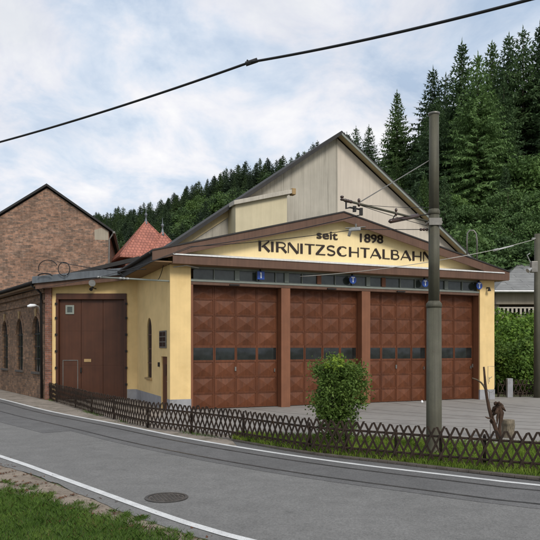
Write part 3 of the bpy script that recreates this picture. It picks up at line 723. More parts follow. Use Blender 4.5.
# ------------------------------------------------------------------ dark brick workshop along the street
BA = math.atan2(.821, -.571)
BF = Frame((xl+.0, AY+.02, 0), BA)      # u along the street, +v = towards the road
BW = thing('brick_workshop', BF.p(6, -2, 0), 'long low dark brick workshop with arched windows along the street', 'workshop')
bl = 26
bw = MB().box(BF, (.02, bl), (-.35, 0), (0, 4.75)).build('street_wall', M['brickdark'], BW)
WN = [1.5, 4.4, 7.35, 10.3, 13.3, 16.3, 19.3, 22.3]
cm = MB()
for s_ in WN: cm.prism(BF, arch(s_, .58, 1.13, 3.56), -.12, .1)
cut(bw, cm)
for s_ in WN:
    p_ = MB().prism(BF, arch(s_, .57, 1.14, 3.55), -.10, -.09).build('arched_window', M['glass'], BW)
    mb = MB().box(BF, (s_-.03, s_+.03), (-.089, -.065), (1.14, 3.53))
    for z_ in (1.7, 2.25, 2.8): mb.box(BF, (s_-.57, s_+.57), (-.088, -.07), (z_-.025, z_+.025))
    mb.build('frame', M['black'], p_)
    MB().box(BF, (s_-.68, s_+.68), (-.08, .07), (1.03, 1.128)).build('sill', M['kerb'], p_, bevel=.01)
    MB().prism(BF, [(s_-.09, 3.58), (s_+.09, 3.58), (s_+.14, 3.92), (s_-.14, 3.92)], .003, .06).build('keystone', M['stone'], p_)
    # brick hood round the arch head
    mb = MB(); A = arch(s_, .60, 1.13, 3.58)[1:-1]; B = arch(s_, .78, 1.13, 3.78)[1:-1]
    for i in range(len(A)-1): mb.prism(BF, [A[i], A[i+1], B[i+1], B[i]], .002, .03)
    mb.build('arch_hood', M['brickdark'], p_)
MB().box(BF, (-.03, bl), (.0, .05), (0, .82)).build('plinth', M['brickdark'], BW)
MB().box(BF, (-.02, bl), (.002, .07), (4.1, 4.22)).build('cornice', M['brickdark'], BW)
MB().box(BF, (-.02, bl), (.002, .14), (4.5, 4.7)).build('cornice', M['brickdark'], BW)
sx = type('F', (), {'p': lambda s, a, b, z: BF.p(b, a, z)})()
MB().prism(sx, [(.48, 4.86), (.48, 4.98), (-4.2, 6.4), (-4.2, 6.2)], -.05, bl).build('roof', M['darkroof'], BW)
MB().box(BF, (-.05, bl), (0, .47), (4.76, 4.84)).build('soffit', M['soffit'], BW)
MB().tube([BF.p(-.05, .55, 4.92), BF.p(bl, .55, 4.92)], .075, 8).build('gutter', M['black'], BW, smooth=True)
MB().box(BF, (.0, .3), (-8, -.36), (0, 6.0)).build('end_wall', M['brickdark'], BW) if False else None
MB().tube([BF.p(.25, .55, 4.85), BF.p(.25, .14, 4.5), BF.p(.25, .12, 0.05)], .055, 10).build('downpipe', M['black'], BW, smooth=True)
lp = BF.p(.55, .25, 3.9)
WL = thing('wall_lamp', BF.p(.55, 0, 3.9), 'white curved street lamp on the corner of the brick workshop', 'wall lamp')
MB().tube([BF.p(.42, .0, 3.2), BF.p(.42, .12, 3.5), BF.p(.42, .14, 3.85), BF.p(.42, .2, 3.96), BF.p(.42, .34, 3.98)], .02).build('arm', M['galv'], WL, smooth=True)
hd = BF.p(.42, .42, 3.97)
MB().tube([hd+BF.ey*(-.14)+Vector((0, 0, .02)), hd+BF.ey*(-.05)+Vector((0, 0, .02)), hd+BF.ey*.12+Vector((0, 0, .0)), hd+BF.ey*.24+Vector((0, 0, -.03))], [.03, .06, .075, .035], 12).build('lamp_head', M['whitepaint'], WL, smooth=True)

# ------------------------------------------------------------------ big brick gable building
GF = Frame(at(47, 347.5, 44).xy.to_3d(), R(11)); GF.o.z = 0
GB = thing('brick_building', GF.p(0, 5, 0), 'tall red brick building with a blank windowless gable end', 'building')
ga = EYE+161/650*44; gs = .683; hw = 4.08
gzf = lambda u, d=0: ga-gs*abs(u)-d
MB().prism(GF, [(-hw, 0), (hw, 0), (hw, gzf(hw, .1)), (0, gzf(0, .1)), (-hw, gzf(hw, .1))], 0, .4).build('gable_wall', M['brickred'], GB)
MB().box(GF, (hw-.4, hw), (.4, 12), (0, gzf(hw, .2))).build('side_wall', M['brickred'], GB)
MB().box(GF, (-hw, -hw+.4), (.4, 12), (0, gzf(hw, .2))).build('side_wall', M['brickred'], GB)
e = hw+.28
MB().prism(GF, [(-e, gzf(e)), (0, gzf(0)), (e, gzf(e)), (e, gzf(e)+.14), (0, gzf(0)+.16), (-e, gzf(e)+.14)], -.22, 16).build('roof', M['darkroof'], GB)
MB().box(GF, (e-.02, e+.14), (-.25, 12), (gzf(e)-.08, gzf(e)+.06)).build('gutter', M['steel'], GB)
MB().tube([GF.p(e+.02, -.1, gzf(e)-.05), GF.p(hw+.02, -.07, gzf(e)-.5), GF.p(hw-.05, -.07, 4)], .05).build('downpipe', M['steel'], GB)
MB().prism(GF, [(hw-.95, gzf(hw)-.72), (hw-.05, gzf(hw)-.72), (hw-.05, gzf(hw)-.12), (hw-.5, gzf(hw)+.12), (hw-.98, gzf(hw)-.05)], -.004, .05).build('render_patch', M['housewall'], GB)

# ------------------------------------------------------------------ house with two red pyramid roofs
TR = thing('turret_house', at(147, 347.5, 49), 'house with two steep red tiled pyramid roofs topped by finials, behind the depot', 'house')
TF = Frame(at(146, 347.5, 48).xy.to_3d(), R(23))
def pyramid(fr, c, hwid, zb, za, parent):
    q = [fr.p(c[0]+a*hwid, c[1]+b*hwid, zb) for a, b in ((-1, -1), (1, -1), (1, 1), (-1, 1))]
    q2 = [p-Vector((0, 0, .12)) for p in q]
    o = MB().add(q+q2+[fr.p(c[0], c[1], za)], [(0, 1, 8), (1, 2, 8), (2, 3, 8), (3, 0, 8), (0, 4, 5, 1), (1, 5, 6, 2), (2, 6, 7, 3), (3, 7, 4, 0), (4, 7, 6, 5)]).build('roof', M['tile'], parent)
    cap = MB()
    for k in range(4): cap.tube([q[k], fr.p(c[0], c[1], za)], .05, 6)
    cap.build('ridge_cap', M['tile'], o)
    a = fr.p(c[0], c[1], za)
    MB().tube([a+Vector((0, 0, z)) for z in (-.35, -.1, .12, .28, .38, .46, .54, .60, 1.0)], [.26, .13, .07, .04, .09, .12, .09, .03, .01], 10).build('finial', M['greyroof'], o, smooth=True)
    return o
z1 = EYE+(HY-221)/650*48; zb = EYE+(HY-259)/650*47
pyramid(TF, (0, 0), 2.3, zb, z1, TR)
z2 = EYE+(HY-231)/650*47
pyramid(TF, (.95, -1.2), 1.6, zb-.25, z2, TR)
MB().box(TF, (-1.85, 6), (-1.85, 8), (0, zb-.13)).build('wall', M['redwall'], TR)
MB().box(TF, (-3.3, -1.86), (-1.2, 6), (0, 7.3)).build('wing', M['redwall'], TR)

# ------------------------------------------------------------------ grey roofed house at the right
GH = thing('grey_roofed_house', Vector((20, 42, 0)), 'house with a pale grey sheet roof and white balcony railing, right of the depot', 'house')
hx = 13.45
MB().box(W, (hx, 32), (38.7, 39.0), (0, 4.0)).build('wall', M['housewall'], GH)
MB().box(W, (hx, 32), (38.62, 38.9), (4.78, 5.5)).build('upper_wall', M['housewall'], GH)
MB().box(W, (hx, 32), (40.0, 40.2), (4.0, 4.78)).build('balcony_shade_back', M['black'], GH)  # black panel: the shade inside the loggia put into the colour
MB().box(W, (hx, 32), (38.5, 40.2), (3.9, 3.998)).build('balcony_floor', M['housewall'], GH)
MB().box(W, (hx, 32), (38.9, 40.2), (4.785, 4.9)).build('ceiling', M['housewall'], GH)
MB().box(W, (hx, hx+.3), (39.0, 48), (0, 5.5)).build('side_wall', M['housewall'], GH)
rl = MB().box(W, (hx, 31), (38.5, 38.56), (4.52, 4.6))
for i in range(70): rl.box(W, (hx+.1+i*.25, hx+.22+i*.25), (38.51, 38.55), (4.0, 4.52))
rl.build('railing', M['cap'], GH)
e0 = Vector((hx-.35, 38.0, 5.55)); r0 = at(518, 264.5, 43.5)
MB().add([e0, Vector((33, 38.0, 5.55)), Vector((33, 43.5, r0.z)), r0, Vector((hx-.35, 49, 5.55)), Vector((33, 49, 5.55)),
          e0-Vector((0, 0, .12)), Vector((33, 38.0, 5.43)), Vector((hx-.35, 49, 5.43)), Vector((33, 49, 5.43))],
         [(0, 1, 2, 3), (0, 3, 4), (3, 2, 5, 4), (0, 6, 7, 1), (0, 4, 8, 6), (6, 8, 9, 7), (4, 5, 9, 8), (1, 7, 9, 5, 2)]).build('roof', M['slate'], GH)
MB().tube([Vector((hx-.35, 37.95, 5.48)), Vector((33, 37.95, 5.48))], .07).build('gutter', M['galv'], GH)
MB().box(W, (r0.x+1.0, r0.x+1.7), (42.6, 43.3), (r0.z-.5, r0.z+.5)).build('chimney', M['housewall'], GH)

# ------------------------------------------------------------------ utility pole with bracket arm
PX = at(434, 455, 13.4); PX.z = 0
POLE = thing('tram_pole', PX, 'tall olive grey stepped steel pole with bracket arm on the grass strip', 'pole')
def pz(y): return EYE+(HY-y)/650*13.4
seg = lambda y0, y1, r0, r1: ([PX+Vector((0, 0, pz(y0))), PX+Vector((0, 0, pz(y1)))], [r0, r1])
mb = MB(); mb.tube([PX+Vector((0, 0, z)) for z in (0.0, .03, .25, pz(307))], [.19, .175, .158, .150], 24)
mb.build('lower_shaft', M['pole'], POLE, smooth=True)
MB().tube([PX+Vector((0, 0, z)) for z in (pz(308), pz(306), pz(303.5), pz(301))], [.152, .163, .155, .115], 24).build('collar', M['pole'], POLE, smooth=True)
MB().tube([PX+Vector((0, 0, z)) for z in (pz(303), pz(212))], [.113, .110], 24).build('middle_shaft', M['pole'], POLE, smooth=True)
MB().tube([PX+Vector((0, 0, z)) for z in (pz(215), pz(213.5), pz(211), pz(209))], [.112, .125, .12, .10], 24).build('collar', M['pole'], POLE, smooth=True)
MB().tube([PX+Vector((0, 0, z)) for z in (pz(211), pz(115.5))], [.103, .099], 24).build('upper_shaft', M['pole'], POLE, smooth=True)
MB().tube([PX+Vector((0, 0, z)) for z in (pz(115.5), pz(114.5), pz(113), pz(112))], [.10, .118, .115, .05], 24).build('cap', M['steel'], POLE, smooth=True)
MB().box(Frame(PX, 0), (-.13, .13), (-.13, -.10), (pz(226), pz(219))).box(Frame(PX, 0), (-.15, .15), (-.11, .12), (pz(224), pz(222))).build('clamp', M['steel'], POLE)
base_ = PX+Vector((-.1, -.03, pz(222))); tip = at(342, 199.5, 11.4)
mb = MB().tube([base_, tip], .021, 10); mb.build('bracket_arm', M['pole'], POLE, smooth=True)
tie0 = PX+Vector((-.1, 0, pz(160.5))); tie1 = base_.lerp(tip, .83)+Vector((0, 0, .02))
MB().tube([tie0, tie1], .010, 6).build('tie_rod', M['steel'], POLE)
def ins_(mb, p, q, r=.035, n=5):
    r = r*.75
    pts = []; rr = []
    for i in range(n):
        for f_, k in ((.0, .5), (.25, 1), (.7, 1), (.95, .5)): pts.append(p.lerp(q, (i+f_)/n)); rr.append(r*k)
    mb.tube(pts, rr, 10)
mb = MB()
ins_(mb, tip+Vector((.0, 0, -.02)), tip+Vector((0, 0, .07)), .045, 2)
mb.build('insulator', M['insul'], POLE, smooth=True)
for f_ in (.83, .42):
    mb = MB(); q = base_.lerp(tip, f_); ins_(mb, q+Vector((0, 0, -.05)), q+Vector((0, 0, .10)), .035, 2); mb.build('insulator', M['insul'], POLE, smooth=True)
mb = MB(); ins_(mb, base_.lerp(tip, .98), base_.lerp(tip, .90), .04, 3)
mb.build('insulator', M['insul'], POLE, smooth=True)
# registration arm that holds the contact wire
s0 = base_.lerp(tip, .96); 
sa = [s0, s0+Vector((.0, 0, -.14)), at(350, 207.5, 11.6), at(360.5, 209.5, 11.8)]
MB().tube(sa, .016, 8).build('registration_arm', M['black'], POLE)
cl = at(361, 212, 11.8)
mb = MB(); mb.box(Frame(cl, 0), (-.03, .03), (-.03, .03), (-.06, .07)).box(Frame(at(354.5, 209, 11.7), 0), (-.03, .03), (-.03, .03), (-.05, .05)); mb.build('wire_clamp', M['black'], POLE)
q0, q1 = at(389, 221.5, 12.5), at(419, 215.5, 13.1)
MB().tube([q0, q0.lerp(q1, .05), q0.lerp(q1, .95), q1], [.02, .045, .045, .02], 10).build('feeder_insulator', M['insul'], POLE, smooth=True)
MB().tube([base_.lerp(tip, .42), q0.lerp(q1, .08)], .01).tube([q1, PX+Vector((-.05, 0, pz(214)))], .012).build('hanger', M['black'], POLE)
pi_ = PX+Vector((-.12, 0, pz(229.5))); mb = MB(); ins_(mb, pi_, pi_+Vector((-.18, -.0, .0)), .04, 3); mb.build('insulator', M['insul'], POLE, smooth=True)

# ------------------------------------------------------------------ wires
def sag(a, b_, s_, n=16): return [a.lerp(b_, i/n)-Vector((0, 0, s_*4*(i/n)*(1-i/n))) for i in range(n+1)]
def wire(name, pts, r, mat, label, cat='wire', group=None):
    mb = MB().tube(pts, r, 6); o = mb.build(name, mat, None, smooth=True); return tag(o, label, cat, group)
# thick feeder cable high over the street, with a splice
q0 = at(-90, 172, 15.5); q1 = at(0, 142, 13.6); qk = at(250, 62.2, 10.6); q2 = at(532, -1, 8.1); q3 = q2+(q2-qk).normalized()*9; q0 = q1+(q1-qk).normalized()*16
FC = thing('feeder_cable', qk, 'thick black cable crossing the whole sky above the street', 'cable')
MB().tube([q0, q1]+sag(q1, qk, .05)[1:]+sag(qk, q2, .05)[1:]+[q3], .0205, 8).build('cable', M['wire'], FC, smooth=True)
MB().tube([qk+Vector((-.07, 0, -.03)), qk+Vector((.12, 0, .035))], .04, 8).tube([qk+Vector((.0, 0, -.01)), qk+Vector((-.05, 0, .035))], .014, 6).build('splice_clamp', M['wire'], FC)
wire('contact_wire', sag(cl+Vector((0, 0, -.05)), at(192, 247, 16), .06)+sag(at(192, 247, 16), at(98, 277.5, 22.6), .05)[1:]+[Vector((-15, 34, 4.7))], .0085, M['wire'], 'thin contact wire running from the bracket arm along the street tracks')
pk = at(355, 229.5, 13.7)
wire('contact_wire', sag(pi_+Vector((-.18, 0, 0)), pk, .0)+sag(pk, at(190, 246.5, 16.5), .05)[1:]+[at(150, 262, 19)], .0075, M['wire'], 'thin contact wire from pole insulator through the pale section insulator')
SI = thing('section_insulator', pk, 'small pale grey section insulator hanging between seit and 1898', 'insulator')
MB().box(Frame(pk, R(-20)), (-.13, .12), (-.03, .03), (-.03, .035)).build('body', M['galv'], SI, bevel=.012)
MB().tube([pk+Vector((-.2, .02, .03)), pk+Vector((.22, -.02, .05))], .014).tube([pk+Vector((-.1, 0, -.03)), pk+Vector((-.13, 0, -.14))], .03).tube([pk+Vector((.02, 0, .0)), pk+Vector((.02, 0, .12))], .02).build('runner', M['steel'], SI)
RP = at(537.5, 398, 28.5); RP.z = 0
wire('span_wire', sag(RP+Vector((-.1, 0, EYE+(HY-239)/650*28.5)), at(455, 257.5, 21), .05)+sag(at(455, 257.5, 21), at(300, 276.5, 23.6), .08)[1:], .011, M['palewire'], 'pale span wire from the far right pole across the foot of the depot gable')
SW = thing('wire_insulator', at(497, 250, 24.5), 'pale stick insulator in the span wire right of the gable', 'insulator')
MB().tube([at(494.5, 250.2, 24.9), at(513, 245.6, 26.5)], .028, 8).build('stick', M['whitepaint'], SW, smooth=True)
MB().tube([at(494, 250.3, 24.8), at(498, 249.3, 25.2)], .045, 8).build('ferrule', M['galv'], SW)
wire('span_wire', sag(base_.lerp(tip, .93), at(428, 226, 13.3), .02), .006, M['wire'], 'thin stay wire below the bracket arm of the tall pole')
wire('stay_wire', sag(base_.lerp(tip, .80), at(440, 207, 13.5), .03), .005, M['wire'], 'fine stay wire just above the bracket arm')
# bracket arm on the depot corner pilaster over the street
BR = thing('wire_bracket', D.p(UL, V0+.1, 4.6), 'thin pale bracket rod reaching left from the depot corner pilaster', 'bracket')
b0 = D.p(UL+.01, V0+.1, EYE+(HY-280.5)/650*22.1); b1 = at(97, 277, 22.6)
MB().tube([b0, b1], .03, 8).build('rod', M['frameglass'], BR, smooth=True)
mb = MB(); ins_(mb, b0.lerp(b1, .55), b0.lerp(b1, .7), .055, 3); ins_(mb, b0.lerp(b1, .93), b0.lerp(b1, 1.0), .05, 2); mb.build('insulator', M['galv'], BR, smooth=True)
MB().tube(sag(b0.lerp(b1, .2), D.p(UL-.1, V0+.5, 5.1), .2)[:], .012, 6).tube([b0.lerp(b1, .6)+Vector((0, 0, .02)), at(118, 271, 22.4), at(146, 269, 22.1)], .014, 6).build('cable', M['wire'], BR)
# cable loops on the annex roof edge
CL = thing('cable_loops', at(55, 272, 26.8), 'black cable coiled in loose loops on the edge of the grey annex roof', 'cable')
mb = MB()
def loop(cx, cy, rx, ry, a0, a1, Y): return [at(cx+rx*math.cos(R(a0+(a1-a0)*i/24)), cy-ry*math.sin(R(a0+(a1-a0)*i/24)), Y) for i in range(25)]
mb.tube(loop(48, 268, 9.5, 8, 200, 20, 26.7), .018, 6)
mb.tube(loop(64, 269, 5.8, 6.8, -60, 290, 26.8), .02, 6)
mb.tube(loop(45, 276, 7, 2.5, 180, 0, 26.75), .028, 6)
mb.tube(sag(at(57, 261.5, 26.7), at(121, 271, 24.5), .05), .013, 6)
mb.build('loops', M['wire'], CL, smooth=True)
# swan neck vent behind the gable
vp = at(467, 250, 30)
SN = [at(467, 258, 30.0), at(467, 238, 30), at(467.6, 233, 30), at(470, 230.3, 30), at(473.5, 230.5, 30), at(476, 233.5, 30), at(477, 240, 30), at(477, 262, 30)]
tag(MB().tube(SN, .035, 10).build('bent_pipe', M['steel'], None, smooth=True), 'hook shaped grey pipe rising behind the right end of the depot roof', 'pipe')

# far right pole
RPL = thing('wooden_pole', RP, 'weathered pole at the right edge carrying a small box and lamp', 'pole')
zt_ = EYE+(HY-234)/650*28.5
MB().tube([RP, RP+Vector((0, 0, zt_))], [.17, .13], 16).build('shaft', M['pole'], RPL, smooth=True)
bx = at(533.5, 266, 28.1)
MB().box(Frame(bx, 0), (-.12, .16), (-.1, .12), (-.28, .2)).build('junction_box', M['steel'], RPL, bevel=.02)
MB().tube([bx+Vector((-.1, 0, .1)), bx+Vector((-.32, -.1, .45)), bx+Vector((-.15, 0, .55))], .02).tube([bx+Vector((-.1, -.05, -.1)), bx+Vector((-.3, -.12, -.22))], [.04, .1], 10).build('lamp', M['galv'], RPL)
MB().tube([at(532, 238.5, 28.4), RP+Vector((0, 0, zt_-.2))], .035).build('insulator', M['galv'], RPL)

# ------------------------------------------------------------------ lattice fences
def fence(path, posts, label, zb=lambda s: 0., sp=.177, run=.335, h=.73, wdt=.036):
    d = [0]
    for a, b_ in zip(path, path[1:]): d.append(d[-1]+(b_-a).length)
    def P(s_):
        s_ = max(0, min(d[-1], s_)); j = 0
        lo, hi = 0, len(d)-2
        while lo < hi:
            mid = (lo+hi+1)//2
            if d[mid] <= s_: lo = mid
            else: hi = mid-1
        j = lo; q = path[j].lerp(path[j+1], (s_-d[j])/(d[j+1]-d[j])); t_ = (path[j+1]-path[j]).normalized()
        return q, Vector((t_.y, -t_.x, 0)), t_
    fe = thing('lattice_fence', path[0], label, 'fence', 'rustic lattice fences')
    rnd = random.Random(3)
    seg_ = [0]+sorted(posts)+[d[-1]]; seg_ = sorted(set(round(x, 3) for x in seg_ if 0 <= x <= d[-1]))
    for a, b_ in zip(seg_, seg_[1:]):
        if b_-a < .3: continue
        mb = MB(); s_ = math.ceil(a/sp-1e-6)*sp
        while s_ < b_-1e-6:
            for side in (0, 1):
                x0, x1 = (s_, s_+run) if side else (s_+run, s_)
                if max(x0, x1) > d[-1] or (rnd.random() < .004): continue
                j0 = rnd.uniform(-.012, .012); j1 = rnd.uniform(-.012, .012); zt2 = h+rnd.uniform(-.02, .02)
                p0, n0, t0 = P(x0+j0); p1, n1_, t1 = P(x1+j1); off = .028 if side else .008
                zz0 = .045+rnd.uniform(-.015, .01)
                ww = wdt*rnd.uniform(.9, 1.12)/2*1.13
                c = []
                for (p, n_, t_, z) in ((p0, n0, t0, zz0), (p1, n1_, t1, zt2)):
                    for (dn, dt) in ((off, -ww), (off, ww), (off+.018, ww), (off+.018, -ww)): c.append(p+n_*dn+t_*dt+Vector((0, 0, z)))
                mb.hexa(c)
            s_ += sp
        pn = mb.build('lattice_panel', M['fencewood'], fe)
        rb = MB()
        m_n = max(2, int((b_-a)/.5))
        for z in (.19, .55):
            pts = [P(a+(b_-a)*i/m_n) for i in range(m_n+1)]
            rb.tube([p+n_*(-.012)+Vector((0, 0, z)) for p, n_, t_ in pts], .024, 6)
        rb.build('rail', M['fencewood'], fe)
    for s_ in seg_:
        p, n_, t_ = P(s_); p = p+n_*(-.055)
        MB().tube([p-Vector((0, 0, .05)), p+Vector((0, 0, .60)), p+Vector((0, 0, .64))], [.032, .030, .018], 10).build('post', M['fencewood'], fe, smooth=True)
    return fe
fpx = [(47, 398.5), (55.7, 402), (74, 407.5), (90, 413), (112, 419), (146, 427.7), (190, 433.6), (241.7, 441.7), (307.7, 453), (345, 457.2), (395, 462), (440, 466.3), (484, 470.2), (560, 477), (640, 484.5), (760, 494)]
fpts = [g(*p) for p in fpx]
fpath = crom(fpts, 8)
dd = [0]
for a, b_ in zip(fpath, fpath[1:]): dd.append(dd[-1]+(b_-a).length)
fence(fpath, [dd[8*i] for i in range(1, len(fpts)-1) if i not in ()], 'long low dark lattice fence curving along the street in front of the depot')
bp = [g(498.5, 397.2), g(512, 397.2), g(560, 396.8), g(640, 396)]
fence(bp, [1.0, 3.2, 5.4], 'low dark lattice fence at the far right edge of the yard', sp=.2, h=.78)
gp = MB()
p_ = g(509.5, 397.4); 
tag(gp.box(Frame(p_, 0), (-.12, .12), (-.1, .1), (0, .84)).build('gate_pillar', M['plinth'], None, bevel=.015), 'squat grey pillar in the fence at the far edge of the yard', 'pillar')

# ------------------------------------------------------------------ manhole cover
mc = g(166.5, 498.2); mc.z = .0
MH = thing('manhole_cover', mc, 'round cast iron manhole cover in the road', 'manhole cover')
mb = MB(); n = 32
def ring(mb, r0, r1, z0, z1):
    P = [mc+Vector((r*math.cos(2*math.pi*k/n), r*math.sin(2*math.pi*k/n), z)) for (r, z) in ((r0, z0), (r1, z0), (r1, z1), (r0, z1)) for k in range(n)]
    mb.add(P, [(a*n+k, a*n+(k+1) % n, ((a+1) % 4)*n+(k+1) % n, ((a+1) % 4)*n+k) for a in range(4) for k in range(n)])
ring(mb, .27, .315, .0, .018); mb.build('frame', M['rail'], MH)
MB().tube([mc, mc+Vector((0, 0, .0135))], .262, n).build('plate', M['kerb'], MH)
mb = MB()
for i in range(-4, 5):
    for j in range(-4, 5):
        if (i*i+j*j) < 19: mb.box(Frame(mc, .4), (i*.054-.018, i*.054+.018), (j*.054-.018, j*.054+.018), (.0136, .0185))
mb.build('studs', M['rail'], MH)

# ------------------------------------------------------------------ driftwood, log
DW = thing('driftwood_sculpture', at(497, 440, 15.6).xy.to_3d(), 'gnarled upright driftwood branch with a root knot, standing by the cut log', 'driftwood')
def A(x, y, dy=0): return at(x, y, 15.6+dy)
mb = MB(); mb.tube([A(499, 442), A(497.5, 434), A(494.5, 425), A(491.5, 417), A(489, 408), A(487, 398), A(485.6, 388), A(484.8, 378), A(483.8, 366.8)], [.055, .05, .052, .048, .04, .034, .034, .028, .022], 10)
mb.build('main_branch', M['darkbark'], DW, smooth=True)
MB().tube([A(486.3, 391), A(484, 386), A(481, 382.5), A(477, 379.8), A(472, 378)], [.03, .024, .02, .017, .012], 8).build('side_branch', M['oldwood'], DW, smooth=True)
MB().tube([A(494, 423), A(491, 418.5, -.1), A(487.5, 418, -.1), A(485.3, 416.8, -.1)], [.03, .022, .018, .01], 8).tube([A(492, 423), A(490, 420.5)], [.03, .02], 6).build('stub', M['darkbark'], DW, smooth=True)
rt = MB(); rr = random.Random(5)
rt.tube([A(500, 442), A(499.5, 430), A(500, 421), A(500.5, 413), A(499, 407), A(496.5, 402.5)], [.05, .045, .032, .04, .06, .03], 8)
rt.tube([A(496.2, 401.5), A(495.6, 403.2), A(495.2, 405.5)], [.02, .05, .03], 8)
for (x0, y0, x1, y1, x2, y2, r_) in ((499, 405, 503, 408, 505.5, 411, .035), (499, 406, 494, 408, 491.5, 413, .04), (500, 408, 502.5, 413, 502, 421, .035), (498, 408, 496, 413, 494, 415, .035),
                                     (500, 404, 502, 406, 503, 410, .04), (497, 406, 494, 411, 493, 418, .03), (499, 410, 497.5, 417, 497, 424, .03), (501, 412, 501.5, 420, 499, 428, .035), (497, 404, 499, 402.5, 501.5, 405, .03)):
    rt.tube([A(x0, y0), A(x1, y1, rr.uniform(-.12, .12)), A(x2, y2, rr.uniform(-.12, .12))], [r_, r_*1.1, r_*.4], 8)
rt.build('root_knot', M['darkbark'], DW, smooth=True)
hoop = [A(494.5, 366.5, .6), A(488, 366.3, .6), A(487.8, 378, .6), A(488.5, 384, .6)]
tag(MB().tube(hoop, .006, 5).tube([A(489, 379, .6), A(492, 376.6, .6)], .008, 5).tube([A(489, 377, .6), A(489.5, 382, .6)], .006, 5).tube([A(486.5, 388, .6), A(488.5, 391.5, .6), A(491.5, 392.6, .6), A(494, 390.5, .6), A(495, 385, .6), A(494.5, 366.5, .6)], .005, 5).tube([A(489.5, 391.5, .6), A(490, 410, .6), A(490.5, 439, .6)], .006, 5).build('wire_hoop', M['steel'], None), 'thin bent wire hoop standing behind the driftwood branch', 'wire hoop')
lg = at(508.2, 440, 15.9).xy.to_3d()
LG = thing('cut_log', lg, 'upright cut log beside the driftwood at the edge of the yard', 'log')
zl = EYE+(HY-420)/650*15.9
pts = []; rad = []
for k in range(7): pts.append(lg+Vector((.004*math.sin(k*2), 0, zl*k/6))); rad.append(.152+.006*math.sin(k*1.7))
mb = MB(); mb.tube(pts, rad, 22)
mb.v = [(x+.006*math.sin(i*2.3), y+.006*math.cos(i*1.9), z) for i, (x, y, z) in enumerate(mb.v)]
mb.build('bark', M['log'], LG, smooth=False)
MB().tube([lg+Vector((0, 0, zl+.001)), lg+Vector((0, 0, zl+.012))], [.142, .138], 22).build('cut_face', M['log'], LG)
# small white bollard knob on ground near door
for i, px in enumerate(((238, 407.5), (422, 402.7))):
    q = g(*px); 
    tag(MB().tube([q, q+Vector((0, 0, .05)), q+Vector((0, 0, .10))], [.05, .05, .02], 10).build('door_stop', M['whitepaint'], None, smooth=True),
        ['small white door stop before the leftmost depot door', 'small white door stop just left of the tall pole'][i], 'door stop', 'white door stops')

# ------------------------------------------------------------------ vegetation generators
rng = np.random.default_rng(11)
def quads(C, A_, B_, mat, name):
    """rhombic leaves: centre C, half axes A_ (long) and B_ (wide)"""
    Vv = np.stack([C-A_, C+B_, C+A_, C-B_], 1).reshape(-1, 3); n_ = len(C)
    return raw_mesh(name, Vv, None, np.arange(n_*4).reshape(n_, 4), mat)
def unit(v): return v/np.maximum(1e-9, np.linalg.norm(v, axis=-1, keepdims=True))
def conifer_mesh(Ht, Rm, mat, seed, whorl=.36, nb=8, step=.33, spray=.5, bare=.1, gap=.06, name='crown', wid=.17):
    r = np.random.default_rng(seed); Cs = []; As = []; Bs = []
    z = bare*Ht; ph = 0
    while z < Ht*.985:
        f_ = 1-(z/Ht); L0 = Rm*min(1, (f_*1.12))**1.0*(1 if z > Ht*(bare+.12) else .75+.25*(z-bare*Ht)/(.12*Ht))
        nb_ = max(4, int(nb*(.55+.45*min(1, f_*2))))
        ph += r.uniform(.3, 1.2)
        for k in range(nb_):
            if r.random() < gap: continue
            a = ph+2*math.pi*k/nb_+r.uniform(-.25, .25); L = L0*r.uniform(.6, 1.15)+.10
            zb = z+r.uniform(-.15, .15); elev = (.55-1.05*min(1, f_*1.6))+r.uniform(-.12, .12)
            n_ = max(2, int(L/step)); tt = np.linspace(.18, 1, n_)
            d = np.array([math.cos(a), math.sin(a), 0.]); s_ = np.array([-d[1], d[0], 0.])
            pos = d*(L*tt)[:, None]*math.cos(elev*.6); pos[:, 2] = zb+L*tt*math.sin(elev)*.9-.10*L*tt**2+.12*L*np.maximum(0, tt-.7)
            for sg in (-1, 1):
                spk = .5+.5*min(1, f_*3.2); ln = spk*spray*(.55+.45*(1-tt))*r.uniform(.75, 1.25, n_)
                dr = unit(s_*sg*.8+d*.55+np.stack([np.zeros(n_), np.zeros(n_), r.uniform(-.75, -.1, n_)], 1)+r.normal(0, .15, (n_, 3)))
                Cs.append(pos+dr*ln[:, None]*.5); As.append(dr*ln[:, None]*.55)
                Bs.append(unit(np.cross(dr, np.array([0, 0, 1.])+r.normal(0, .45, (n_, 3))))*wid*.5*spk*r.uniform(.7, 1.3, n_)[:, None])
            # drooping curtain below the branch and the tip
            dr = unit(np.stack([d[0]*np.full(n_, .35), d[1]*np.full(n_, .35), -np.ones(n_)*.8], 1)+r.normal(0, .25, (n_, 3)))
            ln = spk*spray*.62*r.uniform(.6, 1.3, n_); Cs.append(pos+dr*ln[:, None]*.4); As.append(dr*ln[:, None]*.5); Bs.append(unit(np.cross(dr, s_+r.normal(0, .8, (n_, 3))))*wid*.5)
            tip_ = unit(d+np.array([0, 0, math.sin(elev)*.6+.1])); Cs.append((pos[-1]+tip_*spk*spray*.3)[None]); As.append((tip_*spk*spray*.45)[None]); Bs.append((s_*wid*.45)[None])
        z += whorl*(.6+.5*f_)*r.uniform(.85, 1.15)
    # leader
    for k in range(5):
        Cs.append(np.array([[0, 0, Ht*.985+.12*k]])); As.append(np.array([[r.uniform(-.05, .05), r.uniform(-.05, .05), .25]])); Bs.append(np.array([[.05*math.cos(k), .05*math.sin(k), 0]]))
    return quads(np.concatenate(Cs), np.concatenate(As), np.concatenate(Bs), mat, name)
